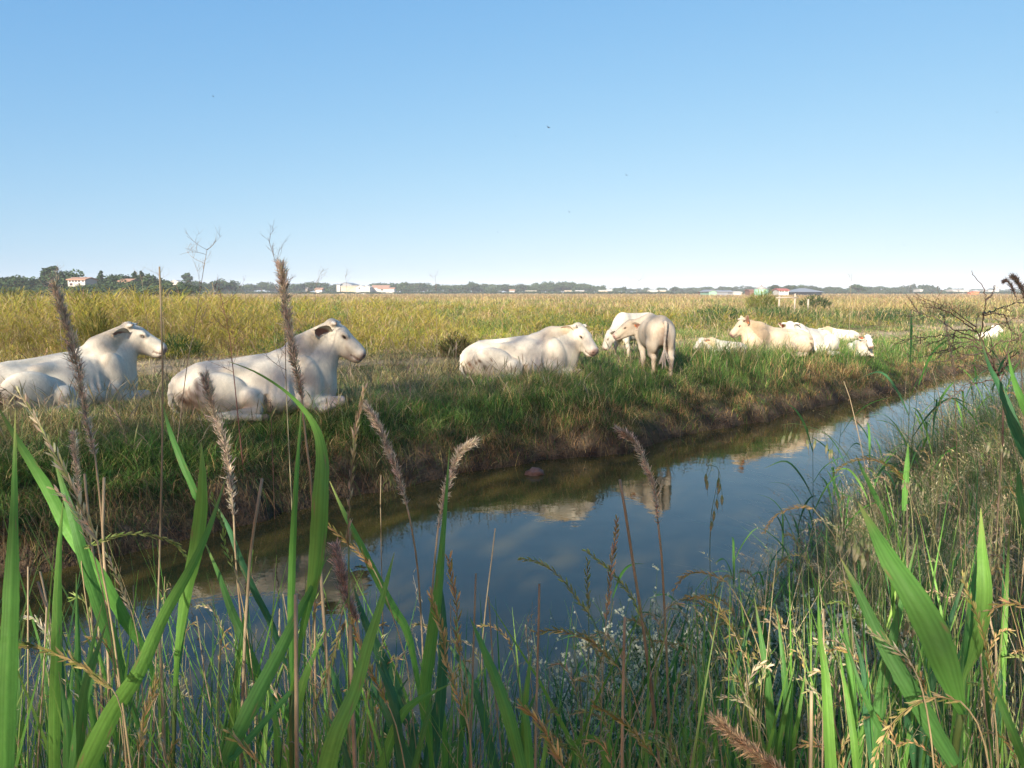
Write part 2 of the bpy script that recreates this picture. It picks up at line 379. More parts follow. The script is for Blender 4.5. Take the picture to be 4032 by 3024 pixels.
def make_cattle(name, label, cat, base, heading, pose='lying', scale=1.0, head_yaw=0.0, head_pitch=-.65, head_roll=0.0, head_s=1.0,
                horns=True, tags=(1, -1), res=.017, group='white cattle resting on the ditch bank', neck=None, hx=0.0,
                head=None, thick=1.0, coat=(.60, .545, .44), tan=(.43, .32, .195), tail='curled', dung=0.6, curl=True,
                tan_amt=.5, y=1.0, step=.08, seed=1, tag_side=None, ear_up=.1, pink=False, flip=1):
    rg = np.random.default_rng(seed)
    root = empty(name, base, heading); root.scale = (scale, scale, scale)
    tag(root, label, cat, group)
    if pose == 'lying':
        prims, hp = lying_prims(thick, neck or ((1.48, .70), (1.90, .98)), hx)
    else:
        prims, hp = standing_prims(head, y, step)
    HM = rot_zyx(head_yaw, head_pitch, head_roll)
    Hs = head_s * (1.0 if pose == 'lying' else 0.72)
    prims = prims + xform(HEAD, HM, hp, Hs)
    # tail
    if pose == 'lying':
        TP = {'curled': [(.08, 0, .50), (.00, -.02 * flip, .44), (-.035, -.06 * flip, .30), (-.02, -.14 * flip, .14), (.10, -.26 * flip, .06), (.30, -.40 * flip, .05)],
              'flick': [(.08, 0, .50), (-.02, -.02 * flip, .46), (-.05, -.08 * flip, .34), (-.06, -.18 * flip, .22), (-.02, -.24 * flip, .3)]}[tail]
    else:
        TP = [(.06, 0, .90), (-.03, 0, .90), (-.06, 0, .80), (-.05, 0.01, .65), (-.06, .02, .48)]
    TS = spline(TP, 9)
    rr = np.linspace(.036, .018, 9) if pose == 'lying' else np.linspace(.030, .014, 9)
    for i in range(8): prims.append(p_cone(TS[i], TS[i + 1], rr[i], rr[i + 1], .02))
    # bounds
    lo = np.array([-.16, -.66, -.06]); hi = np.array([2.62, .66, 1.32])
    if pose != 'lying': lo = np.array([-.16, -.45, -.06]); hi = np.array([1.85, .45, 1.32])
    nose = hp + HM @ np.array([.55, 0, -.1]) * Hs
    lo = np.minimum(lo, nose - .15); hi = np.maximum(hi, nose + .15)
    hi[0] = nose[0] + .15 if nose[0] > 1.6 else max(hp[0] + .25, 1.95 if pose == 'lying' else 1.3)
    N = np.ceil((hi - lo) / res).astype(int) + 1
    gx, gy, gz = [lo[i] + np.arange(N[i]) * res for i in range(3)]
    G = np.stack(np.meshgrid(gx, gy, gz, indexing='ij'), -1).reshape(-1, 3)
    F = evalf(prims, G).reshape(N)
    F = np.maximum(F, (-(G[:, 2] + .02)).reshape(N))
    V, Q = surface_nets(F, lo, res)
    # settle on the exact surface
    for it in range(2):
        d0 = evalf(prims, V); e = 1e-3
        g = np.stack([evalf(prims, V + np.eye(3)[i] * e) - d0 for i in range(3)], 1) / e
        gl = (g * g).sum(1)[:, None] + 1e-6
        stp = np.clip(-d0[:, None] * g / gl, -res * .6, res * .6)
        ok = (V[:, 2] > 0.0)[:, None]
        V = V + np.where(ok, stp, 0)
    # curls on the forehead and folds on the neck, as real relief
    hl = ((V - hp) @ HM) / Hs
    d0 = g / np.sqrt(gl)
    if curl:
        w = np.clip(1 - np.linalg.norm((hl - (.06, 0, .04)) / (.16, .12, .08), axis=1), 0, 1)
        nn = np.sin(hl[:, 0] * 130 + np.sin(hl[:, 1] * 90) * 2) * np.sin(hl[:, 1] * 110 + hl[:, 0] * 40)
        V = V + d0 * (w * nn * .012 * Hs)[:, None]
    if pose == 'lying':
        a = np.array([neck[0][0] if neck else 1.48, 0, .6]); b = hp; ab = b - a
        t = ((V - a) @ ab) / (ab @ ab); wv = np.clip(1 - abs(t - .78) / .4, 0, 1) * np.clip(-hl[:, 0] * 12, 0, 1) * np.clip(abs(d0[:, 1]) * 1.6 - .5, 0, 1)
        V = V + d0 * (wv * np.sin(t * 62 + V[:, 2] * 5) * .013)[:, None]
    # colours of the coat
    coat = np.array(coat); tan = np.array(tan); C = np.tile(coat, (len(V), 1))
    def mixc(w, c):
        nonlocal C
        w = np.clip(w, 0, 1)[:, None]; C = C * (1 - w) + np.array(c) * w
    nz = vnoise(V[:, 0] + seed, V[:, 2] + V[:, 1], .16, seed); nz2 = vnoise(V[:, 0] * 1.3 + seed, V[:, 2] - V[:, 1], .06, seed + 1)
    L = hp[0] - .1
    if pose == 'lying':
        mixc(np.clip(1 - abs(V[:, 0] - (L - .18)) / .42, 0, 1) * (V[:, 2] > .45) * (.35 + .65 * nz) * (hl[:, 0] < .03) * tan_amt * 1.45, tan)
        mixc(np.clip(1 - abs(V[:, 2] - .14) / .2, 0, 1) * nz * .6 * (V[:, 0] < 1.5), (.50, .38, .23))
        mixc(np.clip(nz2 * 2.2 - 1.0, 0, 1) * np.clip(1 - np.hypot(V[:, 0] - .26, V[:, 2] - .34) / .22, 0, 1) * dung * 2.2, (.16, .11, .075))
        mixc(np.clip(1 - np.hypot(V[:, 0] - .09, (V[:, 2] - .26) * .55) / .12, 0, 1) * (nz2 * 1.4 - .1) * dung * 1.5, (.20, .105, .06))
        mixc(np.clip(1 - abs(V[:, 0] - .97) / .07, 0, 1) * (V[:, 2] < .3) * .4, (.36, .25, .16))
    else:
        mixc(nz * tan_amt * .9, tan)
        mixc(np.clip(1 - np.hypot(V[:, 0] - .02, V[:, 1]) / .10, 0, 1) * (V[:, 2] > .55) * (V[:, 2] < .82) * dung, (.20, .09, .05))
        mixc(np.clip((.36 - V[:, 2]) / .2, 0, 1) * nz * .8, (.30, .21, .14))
    inh = hl[:, 0] > .02
    mixc(np.clip((hl[:, 0] - .468) / .02, 0, 1) * (hl[:, 2] > -.135) * .9, (.27, .12, .09))
    mixc(np.clip((hl[:, 0] - .43) / .06, 0, 1) * .55, (.62, .44, .36))
    for s in (-1, 1):
        mixc(1.35 - np.linalg.norm((hl - (.200, s * .100, -.016)) / (.040, .030, .024), axis=1), (.16, .09, .06))
        mixc(1.5 - np.linalg.norm((hl - (.510, s * .054, -.074)) / (.022, .022, .018), axis=1), (.05, .02, .018))
    mixc((abs(hl[:, 2] + .138 + (hl[:, 0] - .44) * -.08) < .012) * (hl[:, 0] > .37) * .7 * (hl[:, 0] < .6), (.16, .09, .07))
    foot = (V[:, 2] < .055) & (pose != 'lying'); mixc(foot * .9, (.09, .07, .055))
    if pose == 'lying':
        for s in (-1, 1):
            mixc((np.linalg.norm(V - (.90, s * .54 * thick, .04), axis=1) < .055) * .9, (.10, .08, .06))
            mixc((np.linalg.norm(V - (1.555, s * .33 * thick, .04), axis=1) < .05) * .9, (.10, .08, .06))
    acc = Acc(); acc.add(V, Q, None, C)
    # ears: cupped leaves rooted in the skull, part of the body mesh
    for s in (-1, 1):
        n_, m_ = 12, 9
        E = []; EC = []
        for side in (0, 1):
            for i in range(n_):
                t = i / (n_ - 1)
                wd = .094 * math.sin(math.pi * min(1, (t * .86 + .12))) ** .7 * (1 if t < .96 else .6)
                for j in range(m_):
                    q = (j / (m_ - 1) - .5) * 2
                    cup = (q * q - .25) * .034 * (1 - .5 * t) + side * (-.008) * (1 - q * q) * (1 - t * .5)
                    x, yy, z = cup + .01 - .02 * t, s * (.085 + .212 * t), q * wd + .0 + ear_up * t * .2 - .02 + .02 * q * q
                    E.append((x + .02, yy, z)); EC.append((.29, .15, .11) if (side == 0 and abs(q) < .74 and .1 < t < .93) else coat * (1, .97, .93))
        E = np.array(E); EC = np.array(EC)
        Qe = []
        for side in (0, 1):
            for i in range(n_ - 1):
                for j in range(m_ - 1):
                    a = side * n_ * m_ + i * m_ + j; q = [a, a + 1, a + m_ + 1, a + m_]
                    Qe.append(q if (side == 0) == (s > 0) else q[::-1])
        W = n_ * m_
        for i in range(n_ - 1):
            for j in (0, m_ - 1):
                a = i * m_ + j; Qe.append([a, a + m_, a + m_ + W, a + W])
        # ears stand out sideways, drop a little and open forwards
        dr = -.12 + .25 * rg.random()
        Er = E.copy(); aa_ = s * R(34 if pose == 'lying' else 34); ex_, ey_ = Er[:, 0].copy(), Er[:, 1] - s * .085; Er[:, 0] = ex_ * math.cos(aa_) - ey_ * math.sin(aa_); Er[:, 1] = s * .085 + ex_ * math.sin(aa_) + ey_ * math.cos(aa_); Er[:, 2] += -.085 + (abs(E[:, 1]) - .08) * (dr - .10); Er[:, 0] += .012
        acc.add(hp + (Er * Hs) @ HM.T, Qe, None, EC)
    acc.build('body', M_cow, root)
    # eyes
    for s in (-1, 1):
        e = Acc(); u = np.linspace(0, math.pi, 9); v = np.linspace(0, 2 * math.pi, 12, endpoint=False)
        S = np.array([[math.sin(a) * math.cos(b_) * .023, math.sin(a) * math.sin(b_) * .019, math.cos(a) * .016] for a in u for b_ in v])
        Qs = [[i * 12 + j, (i + 1) * 12 + j, (i + 1) * 12 + (j + 1) % 12, i * 12 + (j + 1) % 12] for i in range(8) for j in range(12)]
        e.add(hp + ((S + (.202, s * .093, -.018)) * Hs) @ HM.T, Qs); e.build('eye', M_eye, root)
        if horns:
            hcol = np.array([(.62, .57, .48)] * 5 + [(.5, .42, .33), (.25, .19, .14), (.12, .09, .07)])
            hk = Acc(); hl_ = 1.0 if horns is True else horns
            hpnts = spline([(.015, s * .10, .035), (.01, s * (.10 + .055 * hl_), .045), (.04, s * (.10 + .10 * hl_), .055 + .01 * hl_), (.10 * hl_, s * (.10 + .125 * hl_), .075 + .02 * hl_)], 8)
            tube(hk, hp + (hpnts * Hs) @ HM.T, np.array([.030, .029, .027, .025, .022, .018, .012, .004]) * Hs, 9, hcol)
            hk.build('horn', M_horn, root)
        if s in tags:
            tg = Acc(); y0 = s * .155
            bx = np.array([(dx, y0 + dy, dz) for dx in (-.012, -.004) for dy in (-.028, .028) for dz in (-.105, -.050)])
            tg.add(hp + (bx * Hs) @ HM.T, [(0, 1, 3, 2), (4, 6, 7, 5), (0, 4, 5, 1), (2, 3, 7, 6), (0, 2, 6, 4), (1, 5, 7, 3)])
            tg.build('ear_tag', M_tag, root, smooth=False)
    # tail switch
    sw = Acc(); tipc = np.array(TP[-1]); dirn = tipc - np.array(TP[-2]); dirn /= np.linalg.norm(dirn)
    if tail == 'flick': dirn = np.array([.75, -.15, .62])
    for i in range(46):
        dv = dirn + rg.normal(0, .20, 3); dv /= np.linalg.norm(dv); Ls = .16 + .16 * rg.random() + (.06 if tail == 'flick' else 0)
        sag = np.array([0, 0, -.12 if pose == 'lying' else -.02]) * Ls
        if tail == 'flick': sag = np.array([.12, 0, -.16])
        pts = [tipc - dirn * .03, tipc + dv * Ls * .5 + sag * .25, tipc + dv * Ls + sag]
        pts = [np.array([p[0], p[1], max(p[2], .015)]) for p in pts]
        hc = (.13, .115, .10) if tail == 'flick' else (.42, .36, .30)
        tube(sw, spline(pts, 5), [.006, .006, .005, .004, .001], 3, np.array(hc) * (.7 + .6 * rg.random()))
    sw.build('tail_switch', M_hair, root)
    return root
# ================================================================== LAND AND WATER
FAR = np.array([(-40, -26), (-16, -4.5), (-9, 1.8), (-4.41, 6.62), (-3.69, 7.37), (-2.81, 8.31), (-2.28, 9.0), (-1.5, 9.55), (-.68, 10.5), (.65, 11.3), (1.74, 11.75),
                (2.76, 13.0), (4.3, 14.3), (6.48, 16.3), (8.07, 18.0), (10.04, 19.6), (12.71, 22.8), (17.5, 26.6), (26, 34), (60, 62), (160, 140)], float)
NEAR = np.array([(-36, -30), (-13, -9.5), (-6, -3.2), (-2.6, .4), (-1.1, 2.1), (.3, 3.55), (1.2, 4.6), (2.5, 6.1), (4.3, 8.3), (7.2, 11.6), (12, 16.6), (20, 23.2), (29, 31), (63, 58), (163, 135)], float)
PATH = np.array([(-30, 7), (-12, 14.2), (-7.5, 15.6), (-2, 16.5), (2, 19.4), (7.3, 26.5), (13, 32), (20, 38.5), (40, 56)], float)
def sdist(poly, X, Y):
    """signed distance to a polyline, positive on its left"""
    best = np.full(X.shape, 1e9); sg = np.ones(X.shape)
    for a, b in zip(poly[:-1], poly[1:]):
        dx, dy = b - a; L2 = dx * dx + dy * dy
        t = np.clip(((X - a[0]) * dx + (Y - a[1]) * dy) / L2, 0, 1)
        ex = X - (a[0] + t * dx); ey = Y - (a[1] + t * dy); d = np.hypot(ex, ey)
        s = np.where(dx * (Y - a[1]) - dy * (X - a[0]) >= 0, 1.0, -1.0)
        m = d < best; best = np.where(m, d, best); sg = np.where(m, s, sg)
    return best * sg
FZ = 0.97
def bank_s(X, Y):
    j = (vnoise(X, Y, .9, 1) - .5) * .30 + (vnoise(X, Y, .28, 2) - .5) * .14
    return sdist(FAR, X, Y) + j, -sdist(NEAR, X, Y) + (vnoise(X, Y, .8, 3) - .5) * .3
FP = ([0, .04, .12, .26, .5, .9, 1.4, 2.1, 3.5], [-.04, .10, .24, .36, .48, .68, .86, .95, .97])
NP = ([0, .15, .5, 1.1, 1.8, 2.6, 4], [-.04, .10, .28, .55, .80, .92, .95])
def terrain(X, Y):
    X = np.asarray(X, float); Y = np.asarray(Y, float)
    sf, sn = bank_s(X, Y)
    h = np.where(sf > 0, np.interp(sf, *FP), np.where(sn > 0, np.interp(sn, *NP), -np.minimum(.5, np.minimum(-sf, -sn) * .8) - .04))
    low = np.interp(X, [7, 15, 40, 80], [1, .50, .50, 1.0]); w = np.clip((sf - 7) / 22, 0, 1); low = low * (1 - w) + w
    h = np.where(sf > 0, h * low, h)
    amp = np.clip(np.maximum(sf, sn) / 1.0, 0, 1)
    h = h + amp * ((vnoise(X, Y, 1.7, 4) - .5) * .12 + (vnoise(X, Y, .45, 5) - .5) * .05)
    h = h + np.where(sf > 8, (vnoise(X, Y, 14, 6) - .5) * .22 * np.clip((sf - 8) / 10, 0, 1), 0)
    face = np.clip(1 - abs(sf - .22) / .34, 0, 1)
    return h + face * ((vnoise(X, Y, .16, 7) - .5) * .16 + (vnoise(X, Y, .5, 10) - .5) * .22)

def grow(a, b, step, far, k=1.25):
    c = list(np.arange(a, b + 1e-6, step)); s = step
    while c[-1] < far[1]: s *= k; c.append(c[-1] + s)
    s = step
    while c[0] > far[0]: s *= k; c.insert(0, c[0] - s)
    return np.array(c)
gx = grow(-7, 20, .085, (-1150, 1150)); gy = grow(-1, 29, .085, (-600, 1150))
GX, GY = np.meshgrid(gx, gy, indexing='ij'); GZ = terrain(GX, GY)
sf, sn = bank_s(GX, GY)
dp = abs(sdist(PATH, GX, GY)) + (vnoise(GX, GY, 1.6, 8) - .5) * 1.6 + (vnoise(GX, GY, 4.5, 14) > .55) * .9
mud = np.array((.140, .104, .070)); under = np.array((.105, .105, .042)); pathc = np.array((.48, .37, .24)); fieldc = np.array((.16, .135, .055))
C = np.tile(under, (*GX.shape, 1))
w = np.clip((sf - 7) / 3, 0, 1)[..., None]; C = C * (1 - w) + fieldc * w
w = (np.clip((1.7 - dp) / .7, 0, 1) * (sf > 2))[..., None]; C = C * (1 - w) + pathc * w
w = np.clip((.36 - sf + (vnoise(GX, GY, .35, 9) - .5) * .5) / .2, 0, 1)[..., None] * ((sf < 2.5) & (sn < 2.5))[..., None]; C = C * (1 - w) + mud * w
w = np.clip((.09 - GZ) / .06, 0, 1)[..., None] * ((sf < 2.5) & (sn < 2.5))[..., None]; C = C * (1 - w) + mud * .55 * w
acc = Acc()
nx, ny = GX.shape; ii = np.arange(nx - 1)[:, None] * ny + np.arange(ny - 1)[None]
acc.add(np.stack([GX, GY, GZ], -1).reshape(-1, 3), np.stack([ii, ii + ny, ii + ny + 1, ii + 1], -1).reshape(-1, 4), None, C.reshape(-1, 3))
M_ground = mat_vcol('meadow_soil', .95, .1, var=.38, scale=7, bump=1.0, bscale=26, bdist=.11)
g_obj = acc.build('ground', M_ground); tag(g_obj, kind='structure')

# water: one sheet between the banks, tucked in under both
m, n, l, b = mat_new('ditch_water', .012, 1.0)
b.inputs['Base Color'].default_value = (.040, .036, .012, 1); b.inputs['IOR'].default_value = 1.333
tc = n.new('ShaderNodeTexCoord'); nz = n.new('ShaderNodeTexNoise'); nz.inputs['Scale'].default_value = 1.6; nz.inputs['Detail'].default_value = 3
n2 = n.new('ShaderNodeTexNoise'); n2.inputs['Scale'].default_value = 16; n2.inputs['Detail'].default_value = 2
l.new(tc.outputs['Object'], nz.inputs['Vector']); l.new(tc.outputs['Object'], n2.inputs['Vector'])
ad = n.new('ShaderNodeMath'); ad.operation = 'MULTIPLY_ADD'; ad.inputs[1].default_value = .10
l.new(n2.outputs['Fac'], ad.inputs[0]); l.new(nz.outputs['Fac'], ad.inputs[2])
bp = n.new('ShaderNodeBump'); bp.inputs['Strength'].default_value = .16; bp.inputs['Distance'].default_value = .03
l.new(ad.outputs[0], bp.inputs['Height']); l.new(bp.outputs[0], b.inputs['Normal'])
n3 = n.new('ShaderNodeTexNoise'); n3.inputs['Scale'].default_value = .9; n3.inputs['Detail'].default_value = 6
l.new(tc.outputs['Object'], n3.inputs['Vector'])
mx = n.new('ShaderNodeMix'); mx.data_type = 'RGBA'; mx.inputs['A'].default_value = (.058, .046, .014, 1); mx.inputs['B'].default_value = (.086, .067, .020, 1)
l.new(n3.outputs['Fac'], mx.inputs['Factor']); l.new(mx.outputs['Result'], b.inputs['Base Color'])
M_water = m
def resample(poly, n):
    s = np.r_[0, np.cumsum(np.hypot(*np.diff(poly, axis=0).T))]; t = np.linspace(0, s[-1], n)
    return np.stack([np.interp(t, s, poly[:, 0]), np.interp(t, s, poly[:, 1])], 1)
fa = resample(FAR, 160); ne = resample(NEAR, 160)
dv = fa - ne; dv /= np.linalg.norm(dv, axis=1)[:, None]
fa = fa + dv * .45; ne = ne - dv * .45
acc = Acc(); V = np.zeros((320, 3)); V[0::2, :2] = fa; V[1::2, :2] = ne
acc.add(V, [(2 * i, 2 * i + 1, 2 * i + 3, 2 * i + 2) for i in range(159)])
w_obj = acc.build('water', M_water, smooth=False); tag(w_obj, kind='structure')

# lump of clay standing out of the water
acc = Acc(); c = onz(2104, 1868, 0.0)
u = np.linspace(0, math.pi, 14); v = np.linspace(0, 2 * math.pi, 22, endpoint=False)
S = np.array([[math.sin(a) * math.cos(t), math.sin(a) * math.sin(t), math.cos(a)] for a in u for t in v])
rr = 1 + .5 * (vnoise(S[:, 0] * 1 + S[:, 2], S[:, 1] + S[:, 2], .35, 11) - .5) + .35 * (vnoise(S[:, 0], S[:, 1] - S[:, 2], .15, 12) - .5)
acc.add(S * rr[:, None] * (.125, .10, .085), [(i * 22 + j, (i + 1) * 22 + j, (i + 1) * 22 + (j + 1) % 22, i * 22 + (j + 1) % 22) for i in range(13) for j in range(22)], None, (.17, .105, .08))
o = acc.build('clay_lump', mat_vcol('wet_clay', .6, .4, var=.25, scale=20, bump=.8), loc=tuple(c)); tag(o, 'small brown lump of clay poking out of the ditch water', 'clay lump')
# ================================================================== GRASSES (nobody could count them)
def pick(pal, n, w=None, jit=.27, r=rng):
    pal = np.array(pal, float); i = r.choice(len(pal), n, p=None if w is None else np.array(w) / sum(w))
    return pal[i] * np.clip(1 + r.normal(0, jit, (n, 1)), .5, 1.7) * np.clip(1 + r.normal(0, .05, (n, 3)), .8, 1.2)
def blades(acc, B, H, W, AZ, LEAN, COL, seg=3, prof=None, tipc=None, droop=0.0, sidew=None):
    """B (n,3) roots; each blade rises H, bends LEAN*H sideways along AZ, tapers"""
    n = len(B)
    if n == 0: return
    H = np.broadcast_to(H, (n,)); W = np.broadcast_to(W, (n,)); droop = np.broadcast_to(droop, (n,))
    prof = np.array(prof if prof is not None else np.linspace(1, .05, seg + 1) ** .8)
    t = np.linspace(0, 1, seg + 1)
    d = np.stack([np.cos(AZ), np.sin(AZ), np.zeros(n)], 1)
    wa = AZ + math.pi / 2 + rng.normal(0, .7, n) if sidew is None else sidew
    wd = np.stack([np.cos(wa), np.sin(wa), np.zeros(n)], 1)
    ctr = B[:, None] + d[:, None] * (H * LEAN)[:, None, None] * (t ** 1.7)[None, :, None]
    ctr[..., 2] += H[:, None] * (t[None] - (LEAN * .28 + droop)[:, None] * t[None] ** 2.2)
    half = wd[:, None] * (W[:, None] * prof[None])[..., None] * .5
    V = np.stack([ctr - half, ctr + half], 2).reshape(-1, 3)
    base = np.arange(n)[:, None] * 2 * (seg + 1) + np.arange(seg)[None] * 2
    Q = np.stack([base, base + 1, base + 3, base + 2], -1).reshape(-1, 4)
    tc_ = COL if tipc is None else tipc
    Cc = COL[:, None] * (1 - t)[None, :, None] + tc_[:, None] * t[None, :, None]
    acc.add(V, Q, None, np.repeat(Cc, 2, axis=1).reshape(-1, 3))
def tufts(centers, K, spread, seedr=rng):
    n = len(centers)
    a = seedr.uniform(0, 2 * math.pi, (n, K)); r = spread[:, None] * np.sqrt(seedr.random((n, K)))
    X = centers[:, 0:1] + np.cos(a) * r; Y = centers[:, 1:2] + np.sin(a) * r
    return X.ravel(), Y.ravel(), (a + seedr.normal(0, .8, (n, K))).ravel()
M_grass = mat_vcol('grass_blades', .55, .3, transl=.42, var=.10, scale=3.0)
M_straw = mat_vcol('dry_grass', .75, .2, transl=.18, var=.12, scale=4.0)

# where the cattle lie, no grass stands
COWS = {}                                       # name -> (x, y, z, heading)
def cow_base(k, px, py, z=FZ, dy=0):
    p = onz(px, py, z); COWS[k] = p; return p
def blocked(X, Y):
    m = np.zeros(X.shape, bool)
    for (cx, cy, hd, L, Wd) in FOOT:
        dx, dy = X - cx, Y - cy; u = dx * math.cos(hd) + dy * math.sin(hd); v = -dx * math.sin(hd) + dy * math.cos(hd)
        m |= (u > .0) & (u < L) & (abs(v) < Wd)
    return m

def polar(n, d0, d1, half=R(47), power=1.0):
    th = rng.uniform(-half, half, n)
    d = np.exp(rng.uniform(math.log(d0), math.log(d1), n)) if power == 1 else d0 + (d1 - d0) * rng.random(n)
    return d * np.sin(th), d * np.cos(th), d

# ---- the far bank: short thick grass down to a fringe of dead grass over the mud
GREEN = [(.075, .165, .030), (.11, .20, .038), (.055, .130, .028), (.17, .22, .055), (.10, .16, .045)]
DRY = [(.44, .33, .14), (.34, .24, .10), (.50, .40, .20), (.26, .18, .08)]
RUST = [(.30, .175, .075), (.24, .145, .065), (.36, .24, .11), (.18, .13, .06)]
YGRN = [(.44, .39, .045), (.50, .42, .065), (.34, .34, .045), (.46, .34, .08)]
def make_bank():
    acc = Acc()
    X, Y, d = polar(70000, 6.2, 60)
    sf, sn = bank_s(X, Y)
    sfj = sf + (vnoise(X, Y, .8, 21) - .5) * .5
    dpth = abs(sdist(PATH, X, Y)) + (vnoise(X, Y, 1.6, 8) - .5) * 1.6 + (vnoise(X, Y, 4.5, 14) > .55) * .9
    keep = (sf > .06) & (sf < 9) & ((dpth > 1.45) | (rng.random(len(X)) < .10)) & ~((sfj < .20) & (rng.random(len(X)) < .3))
    bare = vnoise(X, Y, .9, 22) * .6 + vnoise(X, Y, 2.6, 23) * .4
    keep &= ~((sf < .42) & (bare > .66))
    X, Y, d = X[keep], Y[keep], d[keep]
    K = 11
    sp = .07 + .006 * d
    x, y, a = tufts(np.stack([X, Y], 1), K, sp); dd = np.repeat(d, K)
    ok = ~blocked(x, y); x, y, a, dd = x[ok], y[ok], a[ok], dd[ok]
    sf, _ = bank_s(x, y); z = terrain(x, y) - .02
    n = len(x)
    zone = vnoise(x, y, 1.3, 24) * .6 + vnoise(x, y, .4, 25) * .4
    tall = np.clip((sf - .4) / 1.2, 0, 1) * (1 - .85 * np.clip((sf - 2.1) / 1.4, 0, 1))
    left = np.clip((3.0 - x) / 5, 0, 1)         # trampled flat round the two nearest cows
    H = (.12 + .28 * rng.random(n) * (.35 + zone)) * (.6 + .85 * tall) * (1 - .48 * left * (sf > 1.2))
    H *= np.where(rng.random(n) < .04, 1.8, 1) * np.where((abs(x - 3.0) < 1.1) & (abs(y - 15.6) < 1.6), .55, 1)
    W = .0045 + .00042 * dd
    lean = np.clip(rng.gamma(2.2, .33, n), 0, 2.0) + .5 * left * rng.random(n)
    cg = pick(GREEN, n, (3, 3, 3, 2, 2)); cd = pick(DRY, n); cr = pick(RUST, n)
    pr = np.clip(1.02 - .35 * left - sf * 1.3 + (zone - .5) * 1.9, 0.02, .75)     # rusty dead grass low on the bank
    pd = np.clip(.13 + .42 * left * (sf > 1.2) + (zone - .5) * .7 + .25 * np.clip((sf - 4) / 3, 0, 1), .03, .75)
    u = rng.random(n); u2 = rng.random(n)
    C = np.where((u < pr)[:, None], cr, np.where((u2 < pd)[:, None], cd, cg))
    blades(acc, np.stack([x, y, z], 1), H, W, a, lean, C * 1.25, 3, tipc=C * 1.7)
    # seeding stems
    m = (rng.random(n) < .030) & (sf > .8)
    q = m.sum(); cs = pick([(.36, .30, .14), (.28, .24, .12), (.40, .30, .2)], q)
    blades(acc, np.stack([x, y, z], 1)[m], .30 + .28 * rng.random(q), (.0035 + .00035 * dd[m]), a[m], .25 + .5 * rng.random(q), cs * .7, 4, prof=[.6, .5, .5, 2.0, .3], tipc=cs)
    # dead grass hanging over the edge
    X, Y, d = polar(200000, 6.2, 60); sf, _ = bank_s(X, Y); hang = vnoise(X, Y, .8, 26)
    k = (sf > .10) & (sf < .62) & (hang > .10 + .25 * rng.random(len(X)))
    X, Y, d, sf = X[k], Y[k], d[k], sf[k]; n = len(X)
    e = .05; g0 = sdist(FAR, X, Y)
    gxx = (sdist(FAR, X + e, Y) - g0) / e; gyy = (sdist(FAR, X, Y + e) - g0) / e
    aw = np.arctan2(-gyy, -gxx) + rng.normal(0, .7, n)
    L = .18 + .36 * rng.random(n)
    C = pick(RUST + DRY[:2] + GREEN[:3] + [(.08, .13, .04)], n, jit=.25)
    blades(acc, np.stack([X, Y, terrain(X, Y)], 1), L, .004 + .0004 * d, aw, .55 + .6 * rng.random(n), C, 4, tipc=C * .9, droop=.9 + .9 * rng.random(n))
    # roots and tufts on the mud face itself
    X, Y, d = polar(150000, 6.2, 60); sf, _ = bank_s(X, Y)
    k = (sf > .02) & (sf < .34) & (vnoise(X, Y, .9, 27) + np.clip((1 - X) * .12, -.1, .25) > .42); X, Y, d = X[k], Y[k], d[k]; n = len(X)
    C = pick(RUST + [(.05, .10, .03), (.07, .12, .03)], n, jit=.25)
    blades(acc, np.stack([X, Y, terrain(X, Y)], 1), .10 + .18 * rng.random(n), .004 + .0004 * d, rng.uniform(0, 6.28, n), .8 + rng.random(n), C * .8, 3, droop=.3 + .7 * rng.random(n))
    o = acc.build('bank_grass', M_grass); tag(o, 'short thick grass on the far bank with rusty dead fringe over the mud', 'grass', kind='stuff')

    # straw litter trampled flat round the nearest cows and on the path
    acc = Acc()
    X, Y, d = polar(190000, 8, 45); sf, _ = bank_s(X, Y)
    dpth = abs(sdist(PATH, X, Y))
    w = np.clip((4 - X) / 6, .0, 1) * (sf > 1.1) * (sf < 6) * (vnoise(X, Y, .9, 28) > .35) * .65 + (dpth < 2.6) * .30
    k = rng.random(len(X)) < w; X, Y, d = X[k], Y[k], d[k]; k = ~blocked(X, Y); X, Y, d = X[k], Y[k], d[k]; n = len(X)
    C = pick(DRY + [(.30, .28, .10)], n)
    blades(acc, np.stack([X, Y, terrain(X, Y) + .01 + .05 * rng.random(n)], 1), .05 + .04 * rng.random(n), .0035 + .0004 * d, rng.normal(.2, 1.1, n), 3.5 + 4 * rng.random(n), C, 3, droop=-.8)
    o = acc.build('straw_litter', M_straw); tag(o, 'flattened yellow straw lying on the trampled bank and path', 'straw', kind='stuff')

